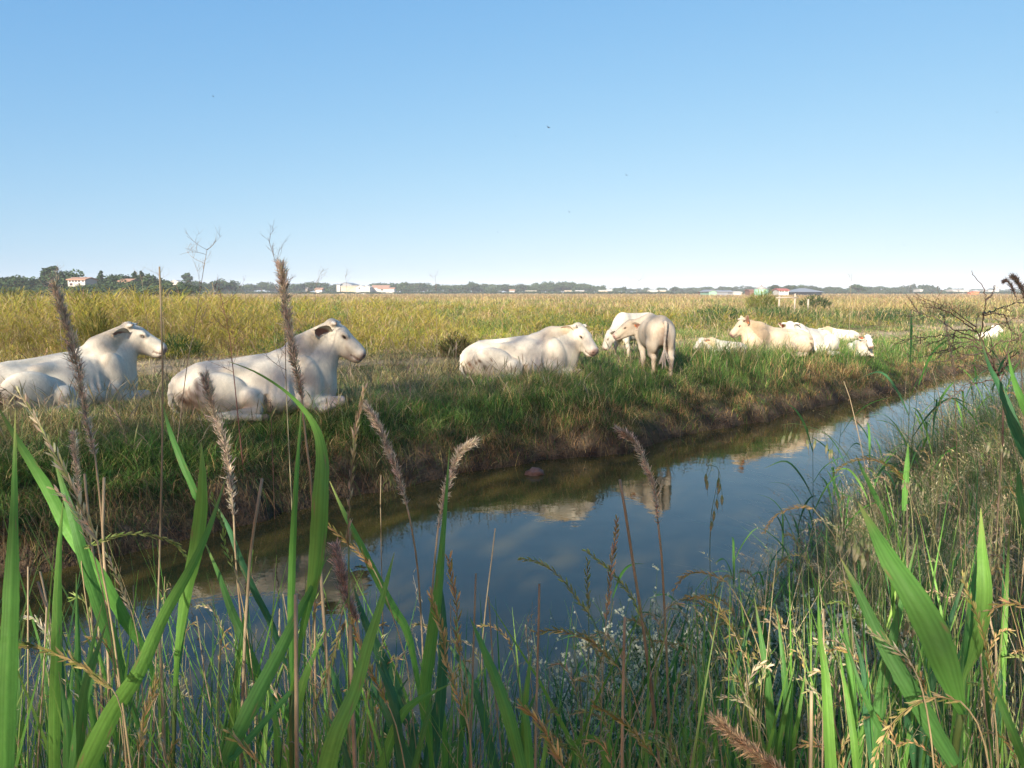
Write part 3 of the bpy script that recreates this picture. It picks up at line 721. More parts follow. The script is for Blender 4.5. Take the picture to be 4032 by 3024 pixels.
def make_field():
    acc = Acc()
    n0 = 88000
    X, Y, d = polar(n0, 13, 900)
    sf, _ = bank_s(X, Y)
    dpth = abs(sdist(PATH, X, Y)) + (vnoise(X, Y, 1.6, 8) - .5) * 1.6 + (vnoise(X, Y, 4.5, 14) > .55) * .9
    beyond = sdist(PATH, X, Y)
    k = (sf > 4) & (dpth > 1.3) & (beyond > -.5) | (sf > 7) & (dpth > 1.5)
    X, Y, d = X[k], Y[k], d[k]
    K = 7
    x, y, a = tufts(np.stack([X, Y], 1), K, .10 + .012 * d); dd = np.repeat(d, K)
    ok = ~blocked(x, y); x, y, a, dd = x[ok], y[ok], a[ok], dd[ok]; n = len(x)
    z = terrain(x, y) - .02
    bp = sdist(PATH, x, y)
    zone = np.clip((vnoise(x, y, 5.5, 31) * .5 + vnoise(x, y, 1.6, 32) * .5 - .5) * 1.5 + .5, 0, 1); zz = vnoise(x, y, 22, 33)
    az_ = np.arctan2(x, y)
    rise = np.clip((bp - .8) / 6.0, .16, 1)
    H = (.22 + .50 * rng.random(n)) * rise * (.40 + 1.0 * zone)
    H = np.minimum(H, .84) * (1 + .45 * (vnoise(x, y, 9, 35) > .52) * vnoise(x, y, 3.0, 36))
    W = .0032 + .00043 * dd
    lean = np.clip(rng.gamma(2.0, .46, n), 0, 2.2)
    cg = pick([(.13, .22, .04), (.17, .25, .05), (.085, .15, .035), (.22, .26, .065)], n)
    ct = pick([(.50, .38, .15), (.42, .29, .11), (.60, .47, .22), (.33, .20, .08)], n)
    cy = pick(YGRN, n)
    nett = (vnoise(x, y, 7, 34) > .62) & (dd > 24) & (dd < 75) & (x > 2)
    pt = np.clip(.06 + (np.log(dd / 16)) * .26 + (zone - .5) * 1.5 + (zz - .5) * .9, .05, .93)
    py = np.clip(.75 - (az_ + .15) * 2.2, .06, .8) * np.clip(1.7 - dd / 60, .1, 1)
    u, u2 = rng.random(n), rng.random(n)
    C = np.where((u2 < py)[:, None], cy, cg); C = np.where((u < pt)[:, None], ct, C)
    cn = pick([(.045, .105, .025), (.06, .13, .03)], n); C = np.where((nett & (rng.random(n) < .75))[:, None], cn, C)
    C = C * (.74 + .84 * vnoise(x, y, 2.2, 37) * (.5 + vnoise(x, y, 7, 38)))[:, None]; far_br = np.clip((dd - 120) / 200, 0, .6)[:, None]; C = C * (1 - far_br) + np.array((.30, .195, .10)) * far_br
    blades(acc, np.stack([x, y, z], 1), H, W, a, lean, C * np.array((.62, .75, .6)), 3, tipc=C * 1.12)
    # seed heads above the grass
    m = rng.random(n) < np.clip(.03 + .10 * (pt), 0, .3) * np.clip(dd / 40, .3, 1); q = m.sum(); ct2 = pick([(.50, .40, .22), (.42, .31, .16), (.40, .26, .16)], q)
    blades(acc, np.stack([x, y, z], 1)[m], np.minimum(H[m] * 1.3 + .1, .92), W[m] * .8, a[m], .2 + .5 * rng.random(q), ct2 * .75, 4, prof=[.5, .45, .45, 1.7, .4], tipc=ct2)
    o = acc.build('meadow_grass', M_grass); tag(o, 'tall straw yellow and green meadow grass running back to the far trees', 'grass', kind='stuff')

    # yellow-green mustard gone to seed: a tangle of thin curved stems, thick on the left
    acc = Acc()
    X, Y, d = polar(4600, 14, 60, half=R(45)); azm = np.arctan2(X, Y)
    bp = sdist(PATH, X, Y); pr = np.clip(.75 - azm * .9, .50, 1) * (bp > 1.0)
    k = (rng.random(len(X)) < pr) & ~blocked(X, Y); X, Y, d = X[k], Y[k], d[k]; n = len(X)
    Z = terrain(X, Y)
    azm = np.arctan2(X, Y)
    Hh = (.42 + .40 * rng.random(n)) * (1 + .3 * np.clip(-azm * 2.5, 0, 1)) * (1 + .85 * np.clip(-azm * 2.2 + .1, 0, 1) * rng.random(n) * (d > 16)) * np.clip((sdist(PATH, X, Y) - .6) / 6, .18, 1)
    K = 70
    t = rng.random((n, K)); a = rng.uniform(0, 6.28, (n, K)); r = (.06 + .38 * t) * rng.random((n, K))
    B = np.stack([X[:, None] + np.cos(a) * r, Y[:, None] + np.sin(a) * r, Z[:, None] + Hh[:, None] * (.12 + .70 * t)], -1).reshape(-1, 3)
    HH = np.repeat(Hh, K); D = np.repeat(d, K); N_ = n * K
    C = np.where((np.repeat(vnoise(X, Y, 2.4, 44), K) + rng.normal(0, .12, N_) > np.repeat(.66 - azm * .35, K))[:, None], pick([(.14, .24, .05), (.20, .27, .06), (.10, .18, .05)], N_), pick(YGRN + [(.40, .27, .12), (.46, .35, .17)], N_, jit=.2))
    blades(acc, B, HH * (.16 + .22 * rng.random(N_)), .003 + .00040 * D, a.ravel() + rng.normal(0, .8, N_), .5 + 1.1 * rng.random(N_), C * .8, 3, prof=[.8, .8, 1.0, .6], tipc=C * 1.1)
    o = acc.build('seeding_mustard', M_grass); tag(o, 'tangled yellow green mustard gone to seed in the meadow', 'wild mustard', kind='stuff')

def make_near_bank():
    acc = Acc()
    X = np.concatenate([rng.uniform(-1.2, 5, 26000), rng.uniform(2, 16, 22000)]); Y = np.concatenate([rng.uniform(1.2, 9, 26000), rng.uniform(5, 19, 22000)])
    sf, sn = bank_s(X, Y)
    # nothing may stand in the way of the lens
    k = (sn > -.12) & (sn < 3.4) & (np.hypot(X, Y) > 1.75) & (Y > .9) & ~((X < .35) & (rng.random(len(X)) < .55))
    X, Y, sn = X[k], Y[k], sn[k]; d = np.hypot(X, Y)
    K = 5
    x, y, a = tufts(np.stack([X, Y], 1), K, np.full(len(X), .07)); n = len(x); dd = np.hypot(x, y); z = terrain(x, y) - .02
    _, sn2 = bank_s(x, y)
    zone = vnoise(x, y, .8, 41)
    H = (.22 + .42 * rng.random(n)) * (.6 + .7 * zone) * np.clip(.55 + dd / 9, .5, 1.05)
    H *= np.where(x < .9, .62, 1)
    H *= 1 + 1.5 * np.clip((x - 2.2) / 2.5, 0, 1) * rng.random(n)
    H = np.minimum(H, np.maximum(.12, CAMH - .42 - z - .05 * dd * (dd < 6)))
    C = np.where((rng.random(n) < .58)[:, None], pick([(.08, .19, .04), (.12, .23, .05), (.07, .15, .05), (.15, .25, .06)], n), pick([(.52, .41, .24), (.42, .31, .17), (.62, .53, .35), (.34, .33, .13)], n))
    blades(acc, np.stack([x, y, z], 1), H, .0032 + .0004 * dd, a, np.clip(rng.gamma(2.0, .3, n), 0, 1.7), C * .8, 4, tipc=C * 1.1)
    o = acc.build('near_bank_grass', M_grass); tag(o, 'rank green and straw grass covering the near bank at right', 'grass', kind='stuff')
    # small spikelets held in that grass: the seed heads of the mass behind the single stalks
    acc = Acc()
    m = (rng.random(n) < .060) & (H > .22); P0 = np.stack([x, y, z], 1)[m]; hh = H[m] * 1.18; q = len(P0)
    aa = rng.uniform(0, 6.28, q); bend = .25 + .5 * rng.random(q); ddm = dd[m]
    cs = pick([(.44, .33, .18), (.50, .40, .24), (.33, .30, .13), (.42, .26, .16)], q)
    blades(acc, P0, hh, .0028 + .0002 * ddm, aa, bend, cs * .7, 4, prof=[.7, .6, .5, .4, .3])
    KS = 22
    t = np.tile(np.linspace(.66, 1.0, KS), (q, 1)); lt = t ** 1.7
    ctr = P0[:, None] + np.stack([np.cos(aa), np.sin(aa), np.zeros(q)], 1)[:, None] * (hh * bend)[:, None, None] * lt[..., None]
    ctr[..., 2] += hh[:, None] * (t - (bend * .28)[:, None] * t ** 2.2)
    nS = q * KS; off = rng.normal(0, .007, (nS, 3))
    blades(acc, ctr.reshape(-1, 3) + off, .014 + .010 * rng.random(nS), .0035 + .0006 * np.repeat(ddm, KS), np.repeat(aa, KS) + rng.normal(0, .9, nS), .9 + rng.random(nS), np.repeat(cs, KS, 0) * .95, 2, prof=[.3, 1, .1])
    o = acc.build('seeding_grass', M_straw); tag(o, 'mass of pale seed heads over the near bank grass at right', 'grass', kind='stuff')

    # white bedstraw: fine stems with tiny flower clusters
    acc = Acc(); fl = Acc()
    cent = np.array([onz(px, py, .72)[:2] for px, py in [(2480, 2640), (2600, 2760), (2500, 2900), (2750, 2900), (2400, 2980), (2980, 2700), (3050, 2880), (3350, 2650), (3420, 2850), (3250, 2950), (2900, 2990), (3600, 2960), (2680, 2600), (3150, 2560), (3380, 2720)]])
    P = cent[rng.integers(0, len(cent), 700)] + rng.normal(0, .13, (700, 2)); n = len(P); z = terrain(P[:, 0], P[:, 1])
    for i in range(n):
        h = max(.12, min(.80 + .24 * rng.random() - z[i], .9)); a = rng.uniform(0, 6.28); L = h * (.1 + .3 * rng.random())
        pts = spline([(P[i, 0], P[i, 1], z[i]), (P[i, 0] + math.cos(a) * L * .3, P[i, 1] + math.sin(a) * L * .3, z[i] + h * .6), (P[i, 0] + math.cos(a) * L, P[i, 1] + math.sin(a) * L, z[i] + h)], 6)
        tube(acc, pts, .0011, 3, (.10, .17, .05), caps=False)
        k = 20; t = rng.uniform(.45, 1, k); j = (t * 5).astype(int).clip(0, 4); f = (t * 5 - j)[:, None]
        c = pts[j] * (1 - f) + pts[j + 1] * f; r = .045 * (1.15 - t)[:, None] + .010
        ctr = c + rng.normal(0, 1, (k, 3)) * r; ctr = ctr[rng.integers(0, 9, k)] + rng.normal(0, .0065, (k, 3))
        # each flower: two crossed petals
        s = .0046 + .0034 * rng.random(k)
        for ang in (0, 1.57):
            A = np.stack([np.cos(ang + t * 9), np.sin(ang + t * 9), rng.normal(0, .4, k)], 1) * s[:, None]; Bv = np.stack([-np.sin(ang + t * 9) * .4, np.cos(ang + t * 9) * .4, np.ones(k)], 1) * s[:, None]
            V = np.stack([ctr - A, ctr - Bv, ctr + A, ctr + Bv], 1).reshape(-1, 3)
            fl.add(V, np.arange(k * 4).reshape(-1, 4), None, (.64, .64, .48))
        kk = 44; tt = rng.uniform(.05, .95, kk); jj = (tt * 5).astype(int).clip(0, 4)
        blades(acc, pts[jj] + rng.normal(0, .006, (kk, 3)), .030, .006, rng.uniform(0, 6.28, kk), np.full(kk, 1.2), pick([(.08, .16, .05), (.10, .18, .07)], kk), 1, prof=[1, .3])
    acc.V += [v for v in fl.V]; acc.C += fl.C; acc.Q += [qq + acc.n for qq in fl.Q]; acc.n += fl.n
    o = acc.build('flowering_bedstraw', M_grass); tag(o, 'low bedstraw with masses of tiny white flowers at the bottom of the near bank', 'bedstraw', kind='stuff')

def make_front_tangle():
    """thin green blades and fine dry stems crowding the edge of the near bank, low in the picture"""
    g = Acc(); dr = Acc()
    def scatter(n, x0, x1, cap, sd, tl, th):
        px = rng.uniform(x0, x1, n); py = 3080 - abs(rng.normal(0, sd, n)) - rng.random(n) * 160
        py = np.maximum(py, np.interp(px, *cap)); t = rng.uniform(tl, th, n)
        T = np.array([np.array([0, 0, CAMH]) + ray(a, b) * c for a, b, c in zip(px, py, t)])
        return T, t
    cap = ([-100, 600, 1300, 2000, 2700, 3100, 3500, 4100], [1950, 2080, 2160, 2330, 2300, 2080, 1850, 1600])
    for n, x0, x1, sd, tl, th in [(560, -80, 1500, 470, 1.0, 2.0), (420, 1350, 2900, 370, 1.1, 2.3), (460, 2700, 4100, 640, 1.1, 3.2)]:
        T, t = scatter(n, x0, x1, cap, sd, tl, th)
        az = rng.uniform(0, 6.28, n); ln = rng.uniform(.04, .32, n); gz = terrain(T[:, 0], T[:, 1]); H = np.maximum(T[:, 2] - gz, .2) / (1 - .28 * ln)
        B = np.stack([T[:, 0] - np.cos(az) * H * ln, T[:, 1] - np.sin(az) * H * ln, gz - .02], 1)
        C = pick([(.14, .32, .05), (.10, .25, .05), (.18, .35, .06), (.07, .19, .06), (.24, .36, .08)], n)
        blades(g, B, H, rng.choice([.004, .006, .008, .011, .016], n) * rng.uniform(.8, 1.2, n), az, ln, C * .75, 7, prof=[.6, .9, 1, 1, .85, .6, .3, .03], tipc=C * 1.1, sidew=rng.normal(0, .6, n))
    for n, x0, x1, sd, tl, th in [(170, -80, 1350, 380, 1.0, 2.2), (230, 1250, 2900, 360, 1.1, 2.4), (240, 2700, 4100, 640, 1.2, 3.4)]:
        T, t = scatter(n, x0, x1, cap, sd, tl, th)
        az = rng.uniform(0, 6.28, n); ln = rng.uniform(.02, .30, n); gz = terrain(T[:, 0], T[:, 1]); H = np.maximum(T[:, 2] - gz, .2) / (1 - .28 * ln)
        B = np.stack([T[:, 0] - np.cos(az) * H * ln, T[:, 1] - np.sin(az) * H * ln, gz - .02], 1)
        C = pick([(.52, .41, .24), (.42, .31, .17), (.36, .36, .14), (.58, .48, .32)], n)
        blades(dr, B, H, rng.uniform(.0012, .0026, n), az, ln, C * .7, 6, prof=[1, 1, .9, .8, .7, .6, .3], tipc=C, sidew=rng.normal(0, .3, n))
        # an airy spray of small spikelets at most tips
        m = rng.random(n) < .62; q = int(m.sum()); K = 26
        tt = rng.uniform(.80, 1.0, (q, K)); D = np.stack([np.cos(az[m]), np.sin(az[m])], 1)
        ctr = np.zeros((q, K, 3)); Hq, lq = H[m], ln[m]
        ctr[..., :2] = B[m][:, None, :2] + D[:, None] * (Hq * lq)[:, None, None] * (tt ** 1.7)[..., None]
        ctr[..., 2] = B[m][:, None, 2] + Hq[:, None] * (tt - (lq * .28)[:, None] * tt ** 2.2)
        ctr += rng.normal(0, 1, (q, K, 3)) * (.003 + .035 * (1 - tt))[..., None]
        blades(dr, ctr.reshape(-1, 3), rng.uniform(.008, .015, q * K), .0022, np.repeat(az[m], K) + rng.normal(0, .8, q * K), rng.uniform(.4, 1.4, q * K), np.repeat(pick([(.55, .45, .28), (.42, .42, .19), (.50, .36, .19)], q), K, 0), 2, prof=[.4, 1, .1])
    o = g.build('fine_green_blades', M_grass); tag(o, 'crowd of thin green grass and reed blades along the foot of the picture', 'grass', kind='stuff')
    o = dr.build('fine_dry_stems', M_straw); tag(o, 'crowd of fine dry stems with airy seed sprays along the foot of the picture', 'grass', kind='stuff')

def make_clumps():
    for px, py, Y, h, w, cols, lab in [(1790, 1330, 17.5, .70, .35, [(.13, .16, .04), (.28, .20, .09)], 'dark upright clump of weeds in the meadow right of the middle cow back'), (1250, 1330, 19, .8, .6, [(.06, .12, .03), (.10, .15, .04)], 'dark green bushy weed behind the head of the second cow'),
        (700, 1380, 17.5, .6, .6, [(.07, .14, .03), (.12, .17, .04)], 'low green bushy weed beyond the path between the first two cows'), (2830, 1215, 42, 1.1, 1.6, [(.05, .12, .03), (.08, .15, .04)], 'dark green nettle patch behind the small lying calf'),
        (3050, 1205, 44, 1.3, 2.4, [(.05, .12, .03), (.09, .16, .04)], 'broad dark green nettle patch behind the cream cow'), (3480, 1225, 50, .9, 1.8, [(.08, .15, .06), (.12, .17, .06)], 'blue green sedge patch in the meadow at right'),
        (2300, 1240, 40, .8, 1.5, [(.14, .15, .05), (.30, .20, .09)], 'brownish weed patch in the meadow left of the calves'), (380, 1300, 19, 1.2, .5, [(.22, .23, .05), (.32, .27, .06)], 'yellow green bushy weed standing over the first cow back'), (330, 1160, 24, 1.75, .7, [(.30, .29, .05), (.24, .25, .06)], 'tall yellow weed breaking the skyline at left'),
        (560, 1150, 30, 1.75, .9, [(.33, .29, .06), (.26, .24, .06)], 'second tall yellow weed clump reaching the skyline at left'), (60, 1140, 28, 1.8, .9, [(.26, .25, .06), (.20, .22, .05)], 'tall yellow green weed clump on the skyline at the left edge'),
        (3210, 1165, 70, 1.5, 1.4, [(.06, .11, .04), (.09, .14, .04)], 'small dark bush right of the rail fence'), (3000, 1150, 62, 1.9, 1.2, [(.30, .30, .06), (.22, .25, .06)], 'yellow green bush left of the rail fence'), (3750, 1180, 60, 1.4, 2.0, [(.13, .17, .06), (.30, .20, .10)], 'dull green weed patch in the right meadow')]:
        p = at(px, py, Y); g = np.array([p[0], Y, float(terrain(np.array([p[0]]), np.array([float(Y)]))[0])]); n = 900
        a = Acc(); r = w * np.sqrt(rng.random(n)); an = rng.uniform(0, 6.28, n); z = rng.random(n) ** .8 * h * .85 * (1 - .6 * (r / w) ** 2)
        C = pick(cols, n, jit=.3)
        blades(a, np.stack([np.cos(an) * r, np.sin(an) * r, z], 1), h * rng.uniform(.12, .3, n), .006 + .0006 * Y, an + rng.normal(0, .6, n), rng.uniform(.3, 1.5, n), C * .75, 2, prof=[.6, 1, .2], tipc=C)
        o = a.build('weed_clump', M_grass, loc=tuple(g)); tag(o, lab, 'weeds')
# ================================================================== PLACE THE CATTLE
cow_materials()
FOOT = []
def heading_xy(px, py, z=FZ): return onz(px, py, z)
def put(name, label, cat, px, py, hdeg, back, gz=FZ, **kw):
    """px,py: where its base is seen; back: how far behind that point its rump lies"""
    p = onz(px, py, gz); s = kw.get('scale', 1.0); h = R(hdeg); x = p[0] - math.cos(h) * back * s; y = p[1] - math.sin(h) * back * s
    z = float(terrain(np.array([p[0]]), np.array([p[1]]))[0]) - .07
    if kw.get('pose') != 'standing': FOOT.append((x, y, h, 1.85 * s, .30 * s))
    return make_cattle(name, label, cat, (x, y, z), h, **kw)
T0 = dict(group='white cattle resting on the ditch bank')
put('cow', 'white cow lying at the left edge, her tail end cut off by the frame', 'cow', 262, 1596, 58, 1.0, head_yaw=R(-40), head_pitch=R(-26), head_s=1.06, tail='flick', horns=.55, tags=(), seed=2, tan_amt=.55, neck=((1.46, .72), (1.86, 1.00)), thick=1.08, scale=1.10)
put('cow', 'white cow lying second from left, tail curled round her brown stained rump', 'cow', 1052, 1598, 30, 1.05, scale=1.11, head_yaw=R(-26), head_pitch=R(-36), head_s=1.10, horns=.35, tags=(), seed=3, tan_amt=.5, neck=((1.46, .74), (1.88, 1.06)))
put('cow', 'white cow lying in the middle, curly forehead, face half turned to us', 'cow', 2088, 1474, 9, 1.12, scale=1.13, head_yaw=R(-52), head_s=1.08, head_pitch=R(-38), horns=.25, tags=(), seed=4, tan_amt=.75, neck=((1.46, .66), (1.92, .86)))
put('calf', 'grazing white calf standing behind the other standing calf', 'calf', 2512, 1400, 216, .55, pose='standing', scale=1.15, head=(1.42, .05, .62), head_yaw=R(-25), head_pitch=R(-62), horns=False, tags=(-1,), seed=5, tan_amt=.15, coat=(.66, .60, .49), y=1.0, res=.02, group='standing calves')
put('calf', 'white calf standing with its rump to us and its head turned left', 'calf', 2596, 1452, 93, .30, pose='standing', scale=1.26, head=(1.04, .32, .86), head_s=1.04, head_yaw=R(98), head_pitch=R(-30), horns=False, tags=(-1, 1), seed=6, tan_amt=.55, coat=(.50, .44, .355), y=1.12, res=.017, group='standing calves')
put('calf', 'small white calf lying curled in grass, second lying animal from the calf group', 'calf', 2860, 1403, 184, .85, scale=.60, head_yaw=R(28), head_pitch=R(-34), horns=False, tags=(1,), seed=7, tan_amt=.9, res=.028, neck=((1.48, .62), (1.86, .78)), head_s=1.12, **T0)
put('cow', 'cream cow lying at right facing left, with white horns and one raised orange tagged ear', 'cow', 3040, 1392, 190, 1.1, scale=.98, head_yaw=R(-8), head_pitch=R(-40), horns=.9, tags=(1,), seed=8, tan_amt=.9, coat=(.60, .48, .33), res=.022, neck=((1.46, .66), (1.90, .92)), ear_up=.9, **T0)
put('cow', 'bright white cow lying behind the cream cow, facing us with two horns', 'cow', 3190, 1378, 214, .95, scale=1.0, head_yaw=R(46), head_pitch=R(-50), horns=1.1, tags=(-1, 1), seed=9, tan_amt=.2, coat=(.66, .61, .50), res=.024, neck=((1.46, .62), (1.86, .86)), **T0)
put('cow', 'cream cow almost hidden in tall grass behind the others at right', 'cow', 3290, 1318, 170, 1.1, scale=.74, head_yaw=0, head_pitch=R(-60), horns=False, tags=(), seed=10, tan_amt=1.2, res=.03, neck=((1.46, .60), (1.86, .70)), **T0)
put('calf', 'calf deep in grass at right, only its head with spread ears showing', 'calf', 3392, 1362, 262, 1.1, scale=.66, head_yaw=R(12), head_pitch=R(-40), horns=False, tags=(-1,), seed=11, tan_amt=.8, res=.03, neck=((1.46, .66), (1.84, .92)), head_s=1.15, **T0)
put('calf', 'lone bright white calf lying beyond the ditch bend at far right, facing right', 'calf', 3890, 1338, 26, 1.0, gz=.50, scale=.66, head_yaw=R(-20), head_pitch=R(-28), horns=.3, tags=(), seed=12, tan_amt=.1, coat=(.68, .63, .52), res=.026, neck=((1.44, .72), (1.78, 1.04)), head_s=1.1, **T0)
import os
if not os.environ.get('NOGRASS'):
    make_bank(); make_field(); make_near_bank(); make_front_tangle(); make_clumps()
# ================================================================== REEDS, STALKS, HERBS on the near bank
M_leaf = mat_vcol('reed_leaf', .55, .30, transl=.40, var=.16, scale=14.0, bump=.12, bscale=120)
M_dry = mat_vcol('dry_reed', .65, .3, transl=.05, var=.22, scale=40.0)
M_plume = mat_vcol('reed_plume', .8, .15, transl=.4, var=.15, scale=30.0)
M_twig = mat_vcol('dead_twig', .8, .2, var=.2, scale=25.0)
def near(px, py, t): return np.array([0, 0, CAMH]) + ray(px, py) * t
VIEW0 = np.array([0, 0, CAMH])
def leaf_mesh(pts, wid, colr, tw=0.0, n=34, flip=1, base=(0, 0, 0)):
    P = spline(pts, n); T = np.gradient(P, axis=0); T /= np.linalg.norm(T, axis=1)[:, None]
    vw = P - VIEW0; vw /= np.linalg.norm(vw, axis=1)[:, None]
    S = np.cross(T, vw); S /= np.linalg.norm(S, axis=1)[:, None] + 1e-9
    Nn = np.cross(S, T)
    th = tw + np.linspace(0, .35, n) * flip
    S2 = S * np.cos(th)[:, None] + Nn * np.sin(th)[:, None]; N2 = np.cross(S2, T)
    w = np.interp(np.linspace(0, 1, n), np.linspace(0, 1, len(wid)), wid) * .5
    colr = np.array(colr); V = []; C = []
    NCOL = 13; edge = rng.normal(0, .035, (n, 2))
    for k in range(NCOL):
        q = (k / (NCOL - 1) - .5) * 2; dz = -.28 * (1 - abs(q)) ** .8; cf = (1.25 if k == NCOL // 2 else 1.0) * (1.10 if k % 2 else .90) * rng.uniform(.92, 1.08); qq = q * (1 + edge[:, 0 if q < 0 else 1] * (abs(q) > .9))
        V.append(P + S2 * (w * qq)[:, None] + N2 * (w * dz)[:, None]); C.append(np.tile(colr * cf, (n, 1)) * rng.uniform(.94, 1.06, (n, 1)))
    V = np.stack(V, 1).reshape(-1, 3); C = np.stack(C, 1)
    tip = np.clip((np.linspace(0, 1, n) - .84) / .16, 0, 1)[:, None, None] * .6 * rng.uniform(.3, 1.2)
    C = C * (1 - tip) + np.array((.42, .34, .12)) * tip; spot = (rng.random((n, NCOL, 1)) < .018) & (abs(np.arange(NCOL) - 6)[None, :, None] > 2); C = np.where(spot, np.array((.30, .22, .09)), C)
    i = np.arange(n - 1)[:, None] * NCOL + np.arange(NCOL - 1)[None]
    a = Acc(); a.add(V - np.array(base), np.stack([i, i + 1, i + NCOL + 1, i + NCOL], -1).reshape(-1, 4), None, C.reshape(-1, 3)); return a
def darts(acc, O, D, L, W, C, seg=2, prof=None, sag=0.0, wob=.15):
    n = len(O); L = np.broadcast_to(L, (n,)); W = np.broadcast_to(W, (n,))
    D = D / (np.linalg.norm(D, axis=1)[:, None] + 1e-9); t = np.linspace(0, 1, seg + 1)
    prof = np.array(prof if prof is not None else ([.5, 1, .15] if seg == 2 else np.linspace(1, .1, seg + 1)))
    rnd = rng.normal(0, 1, (n, 3)); S = np.cross(D, rnd); S /= np.linalg.norm(S, axis=1)[:, None] + 1e-9
    B = rng.normal(0, wob, (n, 3)); B[:, 2] -= sag
    ctr = O[:, None] + D[:, None] * (L[:, None] * t)[..., None] + B[:, None] * (L[:, None] * t ** 2)[..., None]
    half = S[:, None] * (W[:, None] * prof)[..., None] * .5
    V = np.stack([ctr - half, ctr + half], 2).reshape(-1, 3)
    b = np.arange(n)[:, None] * 2 * (seg + 1) + np.arange(seg)[None] * 2
    C = np.broadcast_to(np.asarray(C, float), (n, 3))
    acc.add(V, np.stack([b, b + 1, b + 3, b + 2], -1).reshape(-1, 4), None, np.repeat(C, 2 * (seg + 1), 0))
def plume_mesh(pts, wid, hue, base, n=520, soft=1.0, droop=.25):
    """feathery reed plume; pts from its foot to its tip, wid = half width (m) along it"""
    P = spline(pts, 40); T = np.gradient(P, axis=0); T /= np.linalg.norm(T, axis=1)[:, None]
    a = Acc(); tube(a, P - base, np.linspace(.0016, .0005, 40), 4, np.array(hue) * .8, caps=False)
    L = np.linalg.norm(P[-1] - P[0])
    t = rng.random(n) ** .9; j = (t * 38.9).astype(int)
    w = np.interp(t, np.linspace(0, 1, len(wid)), wid)
    n = int(n * 1.25); t = rng.random(n) ** .9; j = (t * 38.9).astype(int); w = np.interp(t, np.linspace(0, 1, len(wid)), wid)
    out = rng.normal(0, 1, (n, 3)); out -= (out * T[j]).sum(1)[:, None] * T[j]; out /= np.linalg.norm(out, axis=1)[:, None]
    D = T[j] * 1.0 + out * (.30 + .35 * rng.random(n))[:, None]; D[:, 2] -= droop * .3
    bl = w * (.7 + 2.0 * rng.random(n))
    C = pick([hue, np.array(hue) * 1.3, np.array(hue) * .7], n, jit=.15)
    darts(a, P[j] - base, D, bl, .0008, C, 3, prof=[1, .8, .7, .3], sag=droop, wob=.10)
    # spikelets and silky hairs on the branches
    m = int(n * 2.6); q = rng.integers(0, n, m); f = rng.uniform(.2, 1, m)
    Dn = D / np.linalg.norm(D, axis=1)[:, None]
    O = P[j][q] - base + Dn[q] * (bl[q] * f)[:, None]; O[:, 2] -= droop * bl[q] * f * f
    darts(a, O, Dn[q] + rng.normal(0, .28, (m, 3)), .006 + .009 * rng.random(m), .0013 * soft, C[q] * rng.uniform(.7, 1.5, (m, 1)), 2, prof=[.4, 1, .2])
    return a
def spike_mesh(pts, hue, base, sp=.0054, L=.014, W=.0036, out=.38, side=1.0):
    """grass ear: overlapping spikelets up both sides of the stalk; pts foot to tip"""
    n0 = max(6, int(np.linalg.norm(np.diff(np.array(pts), axis=0), axis=1).sum() / sp))
    P = spline(pts, n0); T = np.gradient(P, axis=0); T /= np.linalg.norm(T, axis=1)[:, None]
    a = Acc(); tube(a, P - base, .0007, 3, np.array(hue) * .8, caps=False)
    K = 2; j = np.repeat(np.arange(n0), K); n = len(j)
    vw = np.cross(T[j], np.tile([0.2, 1, 0.1], (n, 1))); sgn = np.where((np.arange(n) // K) % 2 == 0, 1, -1) * side
    o = vw * sgn[:, None] + rng.normal(0, .45, (n, 3)); o /= np.linalg.norm(o, axis=1)[:, None]
    tap = np.clip(1.15 - (j / n0) ** 2 * .55, .5, 1)
    C = pick([hue, np.array(hue) * 1.25, np.array(hue) * np.array((.75, .9, .6))], n, jit=.14)
    O = P[j] - base + o * .001
    D = T[j] + o * (out * rng.uniform(.5, 1.3, n))[:, None]
    S = rng.normal(0, 1, (n, 3)); 
    for _ in range(2): darts(a, O, D, L * tap * rng.uniform(.7, 1.25, n), W * .62, C, 3, prof=[.35, 1, .75, .05], wob=.08)
    return a
def even(P):
    out = [np.asarray(P[0], float)]
    for q in P[1:]:
        q = np.asarray(q, float); k = max(1, int(np.linalg.norm(q - out[-1]) / .07)); a0 = out[-1]
        for i in range(1, k + 1): out.append(a0 + (q - a0) * i / k)
    return out
def clean(st, base): return [st[0]] + [p for p in st[1:] if p[2] > base[2] + .04]
def to_ground(P): return np.array([P[0], P[1], float(terrain(np.array([P[0]]), np.array([P[1]]))[0]) - .02])
def px_pts(L, t=None): return [near(p[0], p[1], p[2] if len(p) > 2 else t) for p in L]

GL = [(.13, .32, .055), (.10, .255, .055), (.175, .37, .060), (.065, .19, .07)]
def reed(name, label, leaves, stem=None, group='tall green reeds in front of the ditch', stem_r=.0032, plume=None, seed=0):
    """leaves: list of (pixel path from base to tip with depth, widths in pixels, colour index)"""
    first = near(*leaves[0][0][0])
    low = px_pts(stem) if stem else [first]
    base = to_ground(low[-1]); root = empty(name, tuple(base)); tag(root, label, 'reed', group)
    for pth, wd, ci in leaves:
        t = pth[0][2]; pts = px_pts(pth)
        W = [w * .86 * t / FPX for w in wd]
        if stem and pth[0][1] < 3000: pts = [low[0]] + pts; W = [.006, W[0] * .6] + W[1:]
        leaf_mesh(pts, W, np.array(GL[ci]) * rng.uniform(.9, 1.1), tw=rng.normal(0, .22), flip=rng.choice([-1, 1]), base=base).build('leaf', M_leaf, root)
    sp = clean(low, base) + [base] if stem else [first, first * .5 + base * .5, base]
    a = Acc(); S = spline(even(sp), 24); rr = np.full(24, stem_r); tube(a, S - base, rr, 7, (.13, .19, .055)); a.build('stem', M_leaf, root)
    return root
